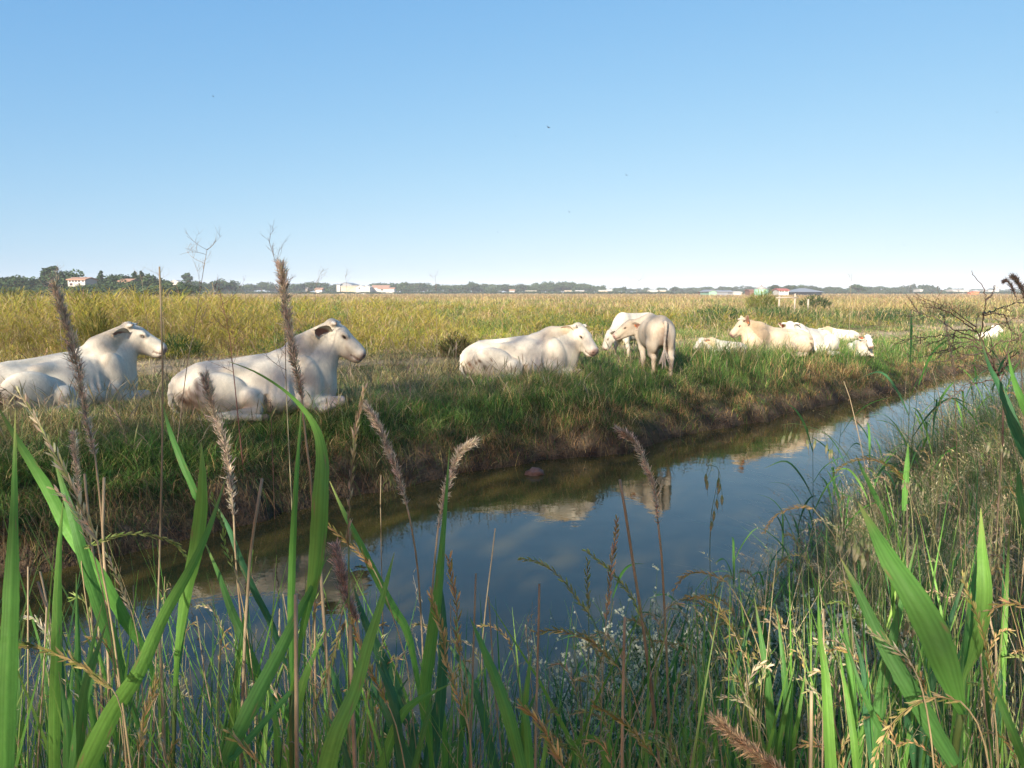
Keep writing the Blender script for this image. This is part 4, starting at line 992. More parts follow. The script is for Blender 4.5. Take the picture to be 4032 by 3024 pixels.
reed('green_reed', 'broad pale green reed leaf standing upright at the extreme left edge', [([(20, 3060, .92), (30, 2700, .92), (45, 2300, .93), (55, 2000, .95), (60, 1620, 1.0)], [70, 80, 66, 36, 3], 0)])
reed('green_reed', 'long green reed leaves slanting down right across the left bank and cows',
     [([(600, 2650, 1.25), (480, 2420, 1.22), (380, 2250, 1.2), (271, 2090, 1.2), (180, 1915, 1.2), (90, 1770, 1.2), (-10, 1600, 1.22)], [30, 52, 56, 54, 48, 34, 4], 0),
      ([(520, 2780, 1.25), (430, 2500, 1.2), (370, 2330, 1.17), (325, 2178, 1.15), (289, 2042, 1.15), (250, 1925, 1.16), (199, 1750, 1.2)], [40, 62, 50, 46, 40, 24, 3], 1)], stem=[(560, 2900, 1.26), (565, 3080, 1.28)])
reed('green_reed', 'upright light green reed leaf between the first two brown plumes', [([(215, 3060, 1.05), (215, 2800, 1.05), (222, 2560, 1.05), (225, 2380, 1.06), (234, 2150, 1.08), (250, 1960, 1.1)], [48, 52, 46, 38, 22, 2], 2)])
reed('green_reed', 'big green reed whose leaf crosses diagonally under the second cow',
     [([(320, 3060, 1.0), (372, 2945, 1.0), (447, 2796, 1.0), (546, 2647, 1.0), (645, 2424, 1.02), (760, 2220, 1.05), (830, 2060, 1.08), (890, 1880, 1.12)], [80, 92, 84, 70, 56, 44, 26, 3], 2),
      ([(700, 2560, 1.12), (730, 2350, 1.12), (768, 2180, 1.12), (790, 2020, 1.12), (797, 1880, 1.12), (793, 1745, 1.14)], [40, 52, 62, 60, 36, 4], 2),
      ([(790, 2050, 1.3), (770, 1950, 1.3), (720, 1830, 1.3), (670, 1700, 1.32), (640, 1590, 1.35)], [16, 30, 30, 22, 3], 1)], stem=[(690, 2700, 1.13), (680, 3080, 1.15)])
reed('green_reed', 'tallest green reed with a broad blade bent over to the left below the second cow',
     [([(1178, 2548, .98), (1225, 2330, .98), (1243, 2223, .98), (1255, 2088, .98), (1262, 1952, .98), (1268, 1816, 1.0), (1250, 1703, 1.02), (1194, 1610, 1.05), (1110, 1530, 1.1), (1000, 1462, 1.15), (905, 1425, 1.2)], [30, 52, 68, 76, 74, 60, 38, 22, 14, 9, 3], 2),
      ([(1150, 2680, 1.0), (1146, 2450, 1.0), (1150, 2220, 1.0), (1160, 2000, 1.0), (1172, 1816, 1.02), (1189, 1590, 1.06)], [22, 32, 34, 26, 20, 4], 0),
      ([(900, 2990, .92), (985, 2790, .92), (1099, 2572, .95), (1178, 2408, .97), (1235, 2300, .98), (1290, 2190, 1.0)], [70, 80, 62, 44, 24, 3], 1)], stem=[(1148, 2720, 1.0), (1150, 3080, 1.02)])
reed('green_reed', 'wide pale green reed blade leaning right, at the bottom left of centre', [([(1270, 3090, .78), (1322, 2895, .78), (1397, 2722, .8), (1446, 2548, .82), (1496, 2389, .84), (1530, 2260, .86), (1553, 2175, .88)], [96, 80, 66, 60, 40, 20, 2], 2)])
reed('green_reed', 'narrow bluish green reed with two leaves left of the tall broad blade',
     [([(1143, 2690, 1.4), (1074, 2473, 1.4), (1000, 2324, 1.4), (945, 2200, 1.4), (900, 2080, 1.42), (848, 1985, 1.45)], [16, 28, 30, 28, 20, 3], 3),
      ([(1040, 2780, 1.3), (1010, 2660, 1.3), (960, 2518, 1.3), (910, 2400, 1.32), (860, 2260, 1.35), (800, 2120, 1.4)], [40, 48, 44, 36, 20, 3], 1)], stem=[(1140, 2800, 1.4), (1140, 3080, 1.42)])
reed('green_reed', 'dark green reed with leaves arching over blue water left of centre',
     [([(1620, 2900, 1.3), (1585, 2790, 1.3), (1531, 2647, 1.3), (1471, 2523, 1.3), (1420, 2400, 1.32), (1390, 2300, 1.35)], [34, 48, 54, 44, 24, 3], 3),
      ([(1660, 2800, 1.5), (1610, 2508, 1.5), (1541, 2384, 1.5), (1461, 2230, 1.5), (1424, 2150, 1.5), (1366, 2042, 1.52), (1298, 1895, 1.56)], [22, 34, 40, 36, 28, 22, 3], 0)], stem=[(1650, 2950, 1.4), (1660, 3080, 1.42)])
reed('green_reed', 'slim upright green reed rising to a point beside the forked brown plume',
     [([(1695, 2940, 1.15), (1672, 2746, 1.15), (1695, 2548, 1.15), (1722, 2349, 1.15), (1736, 2200, 1.16), (1750, 2040, 1.18), (1762, 1880, 1.2), (1770, 1760, 1.22)], [40, 60, 56, 46, 34, 22, 12, 2], 0),
      ([(1720, 2960, 1.2), (1735, 2750, 1.2), (1745, 2540, 1.2), (1738, 2350, 1.22), (1712, 2200, 1.25)], [34, 50, 44, 24, 3], 3)], stem=[(1700, 3080, 1.16)])
reed('green_reed', 'green reed blade leaning left at bottom centre with a bent foot',
     [([(2070, 3090, .95), (2010, 2850, .95), (1975, 2740, .96), (1930, 2620, .98), (1890, 2520, 1.0), (1850, 2430, 1.03)], [50, 62, 60, 46, 28, 3], 0),
      ([(1640, 3080, 1.1), (1590, 2960, 1.1), (1530, 2830, 1.1), (1480, 2720, 1.12), (1432, 2640, 1.15)], [44, 50, 38, 24, 3], 3)])
reed('green_reed', 'largest green reed at right, its very broad blade leaning left beside a fork',
     [([(3785, 2800, .80), (3719, 2609, .80), (3668, 2481, .81), (3590, 2340, .82), (3500, 2200, .84), (3440, 2090, .86), (3378, 1975, .88)], [60, 128, 136, 118, 88, 50, 3], 0),
      ([(3796, 2671, .86), (3842, 2558, .86), (3870, 2405, .86), (3876, 2302, .86), (3868, 2180, .87), (3862, 2000, .9)], [18, 50, 66, 64, 44, 3], 2),
      ([(3800, 2690, .88), (3812, 2520, .88), (3830, 2330, .9), (3850, 2180, .92)], [16, 30, 26, 3], 1),
      ([(3760, 3010, .82), (3657, 2840, .82), (3565, 2686, .82), (3463, 2507, .84), (3386, 2343, .86), (3309, 2195, .88)], [60, 84, 80, 62, 40, 3], 1)], stem=[(3790, 2780, .85), (3760, 2950, .87), (3755, 3100, .9)], stem_r=.004)
reed('green_reed', 'pale green reed blade standing straight among the white bedstraw', [([(3275, 3090, .85), (3263, 2865, .85), (3250, 2660, .86), (3228, 2507, .88), (3222, 2380, .9), (3224, 2270, .92)], [56, 54, 42, 22, 8, 2], 2)])
reed('green_reed', 'smaller bright green reed blade just right of the straight one in the bedstraw', [([(3375, 3080, 1.0), (3362, 2916, 1.0), (3340, 2763, 1.02), (3318, 2650, 1.04), (3305, 2560, 1.06)], [28, 34, 26, 14, 2], 2)])
reed('green_reed', 'narrow reed leaf with an orange edge leaning left in the bedstraw', [([(3500, 2930, 1.1), (3437, 2814, 1.1), (3380, 2680, 1.1), (3340, 2560, 1.12), (3298, 2450, 1.14)], [22, 26, 20, 12, 2], 1)])
reed('green_reed', 'green reed leaf slanting down to the bottom right corner', [([(4060, 3070, .95), (4000, 2916, .95), (3949, 2788, .96), (3900, 2660, .98), (3850, 2520, 1.0)], [40, 42, 34, 18, 2], 0)])
reed('green_reed', 'tall dark green reed at the right edge before the dead bush',
     [([(4080, 1900, 1.5), (4030, 1760, 1.5), (3990, 1665, 1.5), (3945, 1540, 1.52), (3895, 1440, 1.55), (3860, 1330, 1.6)], [36, 48, 46, 30, 16, 3], 3),
      ([(4100, 1760, 1.4), (4050, 1640, 1.4), (4010, 1545, 1.4), (3985, 1470, 1.42), (3970, 1390, 1.45)], [30, 42, 34, 20, 3], 0),
      ([(4070, 2150, 1.4), (4040, 2050, 1.4), (4015, 1930, 1.42), (4010, 1800, 1.45)], [36, 44, 30, 3], 1)], stem=[(4085, 2100, 1.45), (4080, 2500, 1.45)])
reed('green_reed', 'short upright green reed leaves standing by the water right of centre',
     [([(3560, 2010, 2.6), (3566, 1900, 2.6), (3572, 1820, 2.6), (3576, 1745, 2.62)], [20, 28, 20, 2], 0), ([(3500, 2060, 2.7), (3450, 1960, 2.7), (3400, 1860, 2.7), (3370, 1790, 2.75)], [16, 22, 14, 2], 1)])

for i in range(40):                              # shorter reeds filling the foot of the picture
    x = rng.uniform(-60, 2250) if i < 30 else rng.uniform(2900, 4050); tp = np.interp(x, [0, 1200, 2300, 3000, 4000], [2150, 2300, 2480, 2300, 1950]) + rng.random() ** .8 * 480; t = rng.uniform(1.0, 1.7)
    dx = rng.normal(0, 150); w = rng.uniform(26, 50) * 1.2 / t; x1 = x - dx; ym = (tp + 3080) / 2
    L1 = [(x1, 3080, t), (x1 + dx * .15, ym + 180, t), (x1 + dx * .45, ym - 80, t), (x, tp, t + .04)]
    L2 = [(x1 + 10, 3080, t), (x1 - dx * .1, ym + 250, t), (x1 - dx * .3 + 20, ym + 60, t), (x1 - dx * .6 + 30, ym - 120, t + .03)]
    reed('green_reed', 'shorter green reed in the crowd along the foot of the picture', [(L1, [w * .7, w, w * .8, 2], rng.integers(4)), (L2, [w * .5, w * .8, w * .5, 2], rng.integers(4))], group='shorter reeds at the foot of the picture')
# ---- brown plumes of last year's reed
def plume_reed(label, plume, wid, stem, t, hue=(.60, .49, .36), n=420, droop=.3, group='dry brown reed plumes', soft=1.0, r=.0030):
    """plume: pixels from tip down to its foot; stem: pixels below it"""
    pp = px_pts([(x, y, t) for x, y in plume])[::-1]; st = px_pts([(x, y, t) for x, y in stem])
    base = to_ground(st[-1]); root = empty('plume_reed', tuple(base)); tag(root, label, 'reed', group)
    plume_mesh(pp, [w * t / FPX * .5 for w in wid], hue, base, n, soft, droop).build('plume', M_plume, root)
    S = spline(even([pp[0]] + clean(st, base) + [base]), 40)
    a = Acc(); tube(a, S - base, np.linspace(r * .6, r, 40), 6, np.array([(.42, .31, .18), (.36, .25, .14)])[(np.arange(40) // 3) % 2]); a.build('stem', M_dry, root)
    return root
plume_reed('tall grey brown plume in front of the leftmost cow', [(215, 1112), (250, 1230), (283, 1350), (312, 1480), (337, 1622), (374, 1790)], [22, 34, 44, 40, 20, 5][::-1], [(395, 1980), (420, 2300), (455, 2600), (510, 3050)], 1.35, n=620)
plume_reed('tallest brown plume, rising above the horizon in front of the second cow', [(1105, 1040), (1118, 1130), (1130, 1240), (1148, 1350), (1167, 1458), (1190, 1572)], [24, 32, 34, 30, 16, 4][::-1], [(1200, 1700), (1225, 1900), (1238, 2300), (1245, 3050)], 1.3, n=640)
plume_reed('ragged brown plume at the hind leg of the second cow', [(808, 1480), (826, 1560), (850, 1636), (886, 1749), (904, 1862), (920, 2030)], [26, 38, 40, 30, 22, 5][::-1], [(930, 2230), (955, 2500), (990, 3050)], 1.4, n=460)
plume_reed('small faded plume standing on the left between two stalks', [(289, 1712), (294, 1760), (298, 1814), (304, 1880), (312, 1960)], [14, 20, 22, 14, 4][::-1], [(330, 2130), (360, 2400), (400, 3050)], 1.7, n=240)
plume_reed('brown one-sided plume leaning left over the ditch', [(1442, 1595), (1470, 1640), (1497, 1690), (1533, 1780), (1565, 1862), (1601, 1988)], [18, 22, 28, 30, 22, 5][::-1], [(1623, 2088), (1646, 2250), (1662, 2500), (1680, 3050)], 1.6, n=420)
plume_reed('brown plume with a long bent tip pointing right over the water', [(1867, 1735), (1830, 1762), (1804, 1789), (1773, 1870), (1750, 1950), (1725, 2080)], [14, 20, 22, 24, 20, 4][::-1], [(1708, 2250), (1690, 2500), (1680, 3050)], 1.55, n=380)
plume_reed('curved brown plume over the middle of the water', [(2433, 1690), (2470, 1712), (2501, 1744), (2546, 1834), (2574, 1916), (2592, 2065)], [8, 16, 20, 20, 16, 3][::-1], [(2606, 2200), (2622, 2500), (2642, 3050)], 1.5, n=330, r=.0036)
plume_reed('pinkish fluffy plume low on the left of centre', [(1322, 2150), (1345, 2250), (1362, 2324), (1385, 2390), (1407, 2450)], [26, 44, 40, 24, 6][::-1], [(1430, 2620), (1455, 2820), (1480, 3050)], 1.3, hue=(.50, .36, .29), n=420)
plume_reed('orange brown plume lying across the bottom edge right of centre', [(2830, 2840), (2900, 2900), (2960, 2950), (3040, 3010), (3110, 3060)], [14, 30, 40, 34, 12][::-1], [(3160, 3120), (3200, 3200)], .9, hue=(.46, .33, .20), n=420)
plume_reed('dark plume drooping at the top of the right edge', [(3990, 1090), (4005, 1104), (4022, 1130), (4036, 1165), (4050, 1220)], [6, 10, 14, 10, 4][::-1], [(4060, 1400), (4070, 1800), (4080, 2300)], 1.9, hue=(.34, .27, .21), n=220)
plume_reed('small curled dark plume left of the one on the right edge', [(3955, 1108), (3966, 1106), (3978, 1118), (3990, 1140), (3998, 1170)], [4, 8, 10, 6, 2][::-1], [(4015, 1330), (4030, 1600), (4040, 2100)], 2.4, hue=(.16, .12, .10), n=130, r=.0022)
plume_reed('grey plume hanging in front of the dead bush', [(3716, 1245), (3728, 1300), (3740, 1360), (3750, 1420), (3756, 1480)], [8, 12, 14, 8, 3][::-1], [(3762, 1620), (3772, 1900), (3790, 2300)], 3.0, hue=(.38, .30, .23), n=160, r=.0026)

# ---- ears of tall grass: golden, green or straw
GOLD = (.58, .45, .21); STRAW = (.64, .55, .36); GRN = (.36, .42, .15); ORG = (.58, .40, .19); PINK = (.56, .43, .28)
def ear(label, head, stem, t, hue, group='tall grass ears', L=.014, W=.0036, out=.38, r=.0012, sc=None):
    hp = px_pts([(p[0], p[1], t) for p in head])[::-1]; st = px_pts([(p[0], p[1], t) for p in stem])
    base = to_ground(st[-1]); root = empty('grass_ear', tuple(base)); tag(root, label, 'grass ear', group)
    spike_mesh(hp, hue, base, L=L, W=W, out=out).build('seed_head', M_plume, root)
    S = spline(even([hp[0]] + clean(st, base) + [base]), 40)
    a = Acc(); tube(a, S - base, np.linspace(r * .7, r * 1.3, 40), 5, sc or (.40, .31, .16)); a.build('stem', M_dry, root)
    return root
ear('thick pale golden ear slanting down right from the tail of the leftmost cow', [(77, 1550), (158, 1681), (226, 1807), (280, 1907), (339, 2042), (384, 2130)], [(405, 2260), (440, 2450), (520, 3060)], 1.0, STRAW, L=.017, W=.0046, out=.45, r=.0018)
ear('second pale ear below and parallel to the thick golden one', [(214, 1925), (290, 2000), (330, 2080), (360, 2150)], [(385, 2250), (430, 2450), (500, 3060)], 1.05, STRAW, L=.015, W=.004)
ear('arching green gold ear bowing over the water at left', [(741, 2205), (700, 2150), (655, 2124), (565, 2103), (475, 2106), (400, 2130), (316, 2165)], [(330, 2300), (370, 2600), (400, 3060)], 1.15, GRN, L=.012, W=.0034, out=.25)
ear('upright pale ear standing between the two left reed leaves over the mud bank', [(1435, 1530), (1420, 1600), (1404, 1668), (1393, 1771), (1381, 1907), (1372, 2088), (1373, 2150)], [(1374, 2300), (1372, 3060)], 1.05, PINK, L=.013, W=.0042, out=.20, r=.0016, sc=(.22, .26, .09))
ear('rusty ear slanting down right just below the broad blade', [(1290, 2070), (1340, 2110), (1400, 2160), (1440, 2200), (1470, 2240)], [(1520, 2350), (1600, 2600), (1650, 3060)], 1.15, ORG, L=.014, W=.004)
ear('golden ear hanging at far left above the blue reflection', [(425, 2195), (445, 2240), (470, 2290), (490, 2345), (515, 2400)], [(540, 2500), (560, 2700), (570, 3060)], 1.1, STRAW, L=.013)
ear('yellow drooping ear pointing left at the left edge', [(35, 2548), (110, 2545), (180, 2560), (260, 2590), (330, 2625), (380, 2670), (440, 2710)], [(480, 2800), (500, 3060)], .95, (.44, .36, .14), L=.017, W=.0046, out=.42)
ear('white tipped ear bending left at the left edge', [(105, 2432), (140, 2440), (165, 2470), (190, 2510), (200, 2580), (190, 2650)], [(200, 2780), (210, 3060)], 1.2, (.62, .56, .46), L=.012)
ear('orange ear rising at the bottom left corner', [(617, 2675), (600, 2740), (575, 2800), (560, 2880), (548, 2960)], [(545, 3060)], .95, GOLD, L=.015, W=.0042)
ear('green ear hanging beside the dry stalk left of the broad blade', [(835, 1960), (860, 2020), (880, 2080), (885, 2150), (920, 2230)], [(960, 2400), (1000, 2700), (1010, 3060)], 1.2, GRN, L=.012)
ear('orange ear standing upright in front of the slim upright reed', [(1768, 2200), (1775, 2260), (1790, 2330), (1800, 2400), (1800, 2500), (1812, 2580)], [(1820, 2700), (1850, 2900), (1860, 3060)], 1.05, ORG, L=.015, W=.004)
ear('long golden ear curving down right at the foot of the slim upright reed', [(1695, 2340), (1718, 2420), (1745, 2500), (1755, 2600), (1790, 2700), (1830, 2820)], [(1850, 2900), (1860, 3060)], 1.0, GOLD, L=.016, W=.0042)
ear('rusty ear leaning left below the long blade that leans right', [(1385, 2440), (1410, 2520), (1440, 2600), (1480, 2680), (1520, 2760)], [(1560, 2860), (1600, 3060)], 1.0, ORG, L=.015, W=.004)
ear('pale ear pointing down left beside the diagonal leaf', [(1240, 2780), (1270, 2700), (1300, 2610), (1330, 2520), (1362, 2440)], [(1375, 2600), (1380, 3060)], 1.1, (.42, .34, .17), L=.013)
ear('orange ear along the bottom edge at left', [(905, 2885), (950, 2930), (990, 2970), (1030, 3010)], [(1060, 3080)], .9, GOLD, L=.016)
ear('fine green ear arching left over blue water, highest in mid water', [(2056, 2200), (2120, 2212), (2180, 2250), (2240, 2310), (2280, 2370), (2330, 2430)], [(2400, 2600), (2480, 3060)], 1.2, GRN, L=.012, W=.0032, sc=(.14, .20, .07))
ear('upright green gold ear left of the middle dry stalks', [(2315, 2210), (2312, 2280), (2316, 2350), (2318, 2410)], [(2318, 2600), (2300, 3060)], 1.25, (.36, .36, .14), L=.012, sc=(.15, .22, .08))
ear('pale red ear in mid water, its tip highest of the middle group', [(2430, 2045), (2424, 2110), (2415, 2180), (2405, 2260), (2396, 2340), (2388, 2440)], [(2375, 2600), (2360, 3060)], 1.2, (.50, .36, .20), L=.013, W=.0038)
ear('green ear bending left beside the pale red ear', [(2310, 2168), (2360, 2210), (2410, 2250), (2450, 2300), (2490, 2350), (2520, 2420)], [(2580, 2560), (2640, 3060)], 1.25, GRN, L=.012, sc=(.14, .20, .07))
ear('long golden ear arching left in the bottom middle', [(2110, 2490), (2180, 2482), (2250, 2495), (2320, 2520), (2370, 2560), (2430, 2620)], [(2500, 2750), (2560, 3060)], 1.1, (.42, .35, .14), L=.014)
ear('orange ear slanting down right at bottom centre', [(2055, 2780), (2110, 2830), (2150, 2890), (2190, 2960), (2220, 3020)], [(2240, 3090)], .9, ORG, L=.017, W=.0046)
ear('golden ear slanting down right in the bottom middle over the flowers', [(2340, 2775), (2400, 2810), (2460, 2850), (2520, 2910), (2580, 2980)], [(2620, 3080)], .95, (.40, .32, .12), L=.015)
ear('straw ear arching left high over the right part of the water', [(2650, 2330), (2690, 2270), (2740, 2252), (2800, 2262), (2860, 2290)], [(2930, 2400), (3000, 2600), (3030, 3060)], 1.4, GOLD, L=.012)
ear('straw ear arching left just under the highest arching ear', [(2705, 2350), (2770, 2355), (2820, 2385), (2860, 2440), (2890, 2490)], [(2930, 2600), (2980, 3060)], 1.3, (.42, .32, .12), L=.014)
ear('orange ear drooping left at the water edge right of centre', [(3010, 2095), (3040, 2045), (3090, 2010), (3150, 1995), (3200, 2000)], [(3290, 2120), (3350, 2400), (3380, 2900)], 1.9, ORG, L=.014)
ear('golden brown ear arching left over the bright reflection', [(3285, 1865), (3330, 1825), (3400, 1805), (3460, 1815), (3520, 1850), (3560, 1890)], [(3620, 2050), (3680, 2400), (3700, 2800)], 1.9, (.42, .32, .12), L=.015)
ear('straw ear slanting left in front of the largest broad blade', [(3430, 2490), (3480, 2520), (3530, 2560), (3580, 2600), (3620, 2680)], [(3650, 2800), (3680, 3060)], .72, STRAW, L=.010, W=.0026)
ear('orange ear lying across the foot of the largest broad blade', [(3440, 3000), (3470, 2920), (3520, 2840), (3590, 2780), (3680, 2745), (3780, 2760)], [(3850, 2850), (3900, 3060)], .74, GOLD, L=.011, W=.003)
ear('yellow ear hanging right of the largest reed', [(3790, 2275), (3830, 2380), (3865, 2470), (3885, 2560), (3900, 2680), (3915, 2800)], [(3925, 2900), (3930, 3060)], .8, (.46, .40, .15), L=.010, W=.0026)
ear('orange ear pointing left at the right edge', [(3895, 2405), (3940, 2380), (3990, 2375), (4040, 2390)], [(4080, 2500), (4100, 3000)], .85, ORG, L=.012, W=.003)

# ---- bare dry stalks
def stalk(label, path, t, r=.0035, hue=(.38, .29, .175), group='bare dry reed stalks'):
    st = px_pts([(x, y, t) for x, y in path]); base = to_ground(st[-1])
    a = Acc(); S = spline(even(clean(st, base) + [base]), 26)
    cc = np.tile(np.array(hue), (26, 1)) * rng.uniform(.75, 1.15, (26, 1)); rr = np.linspace(r * .55, r * .9, 26); rr[5::7] *= 1.35; cc[5::7] *= .5
    tube(a, S - base, rr, 7, cc); o = a.build('dry_stalk', M_dry, loc=tuple(base)); tag(o, label, 'reed stalk', group)
for lab, p, t, r in [
    ('pale dry stalk cut off just below the second cow', [(1032, 1885), (1000, 2080), (980, 2250), (960, 2600), (950, 3050)], 1.2, .0042),
    ('thick dry stalk ending in mid water below the calf', [(2440, 1888), (2465, 2030), (2490, 2200), (2530, 2450), (2570, 2750), (2600, 3050)], 1.3, .0044),
    ('straight pale dry stalk cut off in the lower middle', [(2124, 2298), (2120, 2500), (2112, 2800), (2108, 3050)], 1.05, .0030),
    ('second straight dry stalk right of the lower middle, with a shorter top', [(2460, 2428), (2456, 2600), (2452, 2800), (2449, 3050)], 1.0, .0036),
    ('tall thin dry stalk in front of the grazing strip left of the second cow', [(628, 1050), (640, 1400), (640, 1700), (632, 2100), (615, 2600), (600, 3050)], 1.5, .0030),
    ('dry stalk with a broken tip at the left under the first cow', [(333, 1865), (350, 2050), (380, 2300), (400, 2700), (410, 3050)], 1.4, .0042),
    ('dry stalk right of the broken one at the left', [(410, 1880), (405, 2100), (420, 2400), (440, 3050)], 1.35, .0044),
    ('slanting brown stalk by the left edge below the mud bank', [(148, 2290), (190, 2420), (205, 2600), (220, 3050)], 1.5, .0044),
    ('second slanting brown stalk beside it', [(158, 2250), (200, 2450), (235, 2700), (250, 3050)], 1.6, .0036),
    ('thin dry stalk rising in open water left of centre', [(1500, 1870), (1498, 2000), (1502, 2200), (1510, 2600), (1510, 3050)], 1.7, .0018),
    ('dry stalk on the left under the diagonal green leaf', [(620, 2400), (640, 2700), (650, 3050)], 1.2, .0046),
    ('pale cut stalk beside the tall broad reed', [(1165, 2340), (1166, 2600), (1170, 3050)], .95, .0046),
    ('brown stalk right of the tall broad reed', [(1262, 2240), (1280, 2500), (1310, 2900), (1315, 3050)], 1.15, .0044),
    ('pale stalk in mid left water topped level with the pink plume', [(1380, 2460), (1385, 2700), (1400, 3050)], 1.0, .0050),
    ('thin pale stalk between the slim reed and the middle water', [(1874, 2258), (1866, 2500), (1850, 3050)], 1.25, .0030),
    ('thin leaning stalk over blue water in the lower middle', [(1950, 2080), (1930, 2250), (1900, 2500), (1890, 3050)], 1.6, .0024),
    ('dark forked stalk leaning right in mid water', [(1360, 2350), (1340, 2450), (1300, 2680), (1290, 3050)], 1.6, .0028),
    ('long thin pale stem crossing the far waterline at right', [(3322, 1500), (3350, 1580), (3375, 1690), (3400, 1800), (3430, 2000)], 3.2, .0028),
    ('second long thin stem at right behind the wild oat', [(3665, 1440), (3690, 1520), (3705, 1600), (3720, 1760)], 3.4, .0026),
    ('dry stalk leaning at the lower right in front of the rank grass', [(3860, 2020), (3880, 2300), (3900, 2450), (3925, 2560)], 1.5, .0032),
    ('brown cut stalk standing among the bedstraw', [(3195, 2720), (3194, 2850), (3192, 3050)], .9, .0036)]:
    stalk(lab, p, t, r)
for i in range(34):
    x = rng.choice([rng.uniform(60, 1250), rng.uniform(1500, 2900), rng.uniform(2900, 3950)]); lim = np.interp(x, [0, 1200, 2000, 3000, 3500, 4000], [2150, 2250, 2350, 2150, 1900, 1700])
    y = rng.uniform(lim, 2850); dxx = rng.normal(40, 70); t = rng.uniform(1.1, 2.2)
    stalk('thin dry stalk among the grasses at the foot of the picture', [(x, y), (x + dxx * .4, y * .5 + 1540), (x + dxx, 3080)], t, rng.uniform(.0014, .0026), group='thin dry stalks in the foreground')

# ---- more ears of the same grasses through the lower right, each its own
def rand_ear(x, y, t, hue, hl, lean, lab):
    # head from tip: starts at (x, y), arches over then runs down to the ground
    s = rng.uniform(.6, 1.3) * hl; dirx = lean
    head = [(x, y), (x + dirx * s * .30, y - s * .06 * rng.random()), (x + dirx * s * .62, y + s * .10), (x + dirx * s * .88, y + s * .36), (x + dirx * s * 1.0, y + s * .66)]
    st = [(x + dirx * s * 1.12, y + s * 1.2), (x + dirx * s * 1.3, y + s * 2.6), (x + dirx * s * 1.4, y + s * 2.6 + 500 / t)]
    return ear(lab, head, st, t, hue, group='grass ears in the lower right', L=.012 * rng.uniform(.85, 1.2), sc=(.30, .29, .12))
for i in range(120):
    u = rng.random(); x = 2050 + 1950 * u ** .8
    top = np.interp(x, [2000, 2400, 2800, 3050, 3300, 3600, 3850, 4032], [2520, 2420, 2330, 2090, 1930, 1680, 1560, 1500])
    y = top + (rng.random() ** 1.3) * (2950 - top); t = np.interp(y, [1500, 1900, 2300, 3000], [4.2, 2.6, 1.7, 1.05]) * rng.uniform(.85, 1.2)
    rand_ear(x, y, t, [GOLD, STRAW, GRN, ORG, PINK, (.42, .36, .16)][rng.integers(6)], 150 * 1.3 / t ** .8, rng.choice([1, 1, 1, -.6]) * rng.uniform(.5, 1.1), 'small grass ear bowing among the rank grass of the near bank')
for i in range(44):
    x = rng.uniform(60, 1950); y = rng.uniform(2350, 2950); t = rng.uniform(1.1, 1.9)
    rand_ear(x, y, t, [GOLD, STRAW, GRN, ORG][rng.integers(4)], 110, rng.choice([1, -.7]) * rng.uniform(.3, 1), 'small grass ear among the reeds at bottom left')

# ---- wild oats: hanging spikelets on hair stalks
def oat(label, arc, stem, t, k=9):
    ap = px_pts([(x, y, t) for x, y in arc]); st = px_pts([(x, y, t) for x, y in stem]); base = to_ground(st[-1])
    root = empty('wild_oat', tuple(base)); tag(root, label, 'wild oat', 'wild oats on the near bank')
    S = spline(ap + even([ap[-1]] + clean(st, base) + [base])[1:], 60); a = Acc(); tube(a, S - base, np.linspace(.0005, .0016, 60), 4, (.20, .27, .10)); a.build('stem', M_leaf, root)
    A = spline(ap, 40)
    for i in range(k):
        p = A[int(i / k * 39)]; L = rng.uniform(.004, .018) + .012; L2 = .024
        q = p + np.array([rng.normal(0, .006), rng.normal(0, .006), -L]); e = q + np.array([rng.normal(-.002, .003), 0, -L2])
        b = Acc(); tube(b, spline([p, p * .4 + q * .6 + np.array([.002, 0, .002]), q], 5) - base, .0004, 3, (.2, .27, .1), caps=False)
        tube(b, spline([q, q * .5 + e * .5, e], 7) - base, [.0006, .0022, .0032, .0034, .0028, .0016, .0003], 6, np.array([(.30, .34, .14)] * 3 + [(.50, .47, .30)] * 4))
        tube(b, np.stack([e, e + np.array([.001, 0, -.012])]) - base, .0003, 3, (.3, .2, .1), caps=False)
        b.build('spikelet', M_leaf, root)
oat('wild oat with long pale spikelets hanging over the ditch right of centre', [(3082, 1673), (3130, 1668), (3200, 1685), (3270, 1720), (3310, 1760)], [(3370, 1850), (3430, 2000), (3480, 2300)], 1.7, 9)
oat('wild oat nodding over the bright water left of the right hand grasses', [(2790, 1830), (2830, 1850), (2815, 1950), (2800, 2030)], [(2795, 2200), (2810, 2500), (2830, 3050)], 1.6, 8)
for i in range(9):
    x = rng.uniform(3250, 3950); y = np.interp(x, [3200, 3600, 4000], [1950, 1750, 1600]) + rng.uniform(0, 700); t = rng.uniform(1.1, 2.4)
    oat('wild oat half hidden in the rank grass at right', [(x, y), (x + 30, y - 10), (x + 70, y + 10), (x + 100, y + 60)], [(x + 120, y + 160), (x + 140, y + 420)], t, 6)

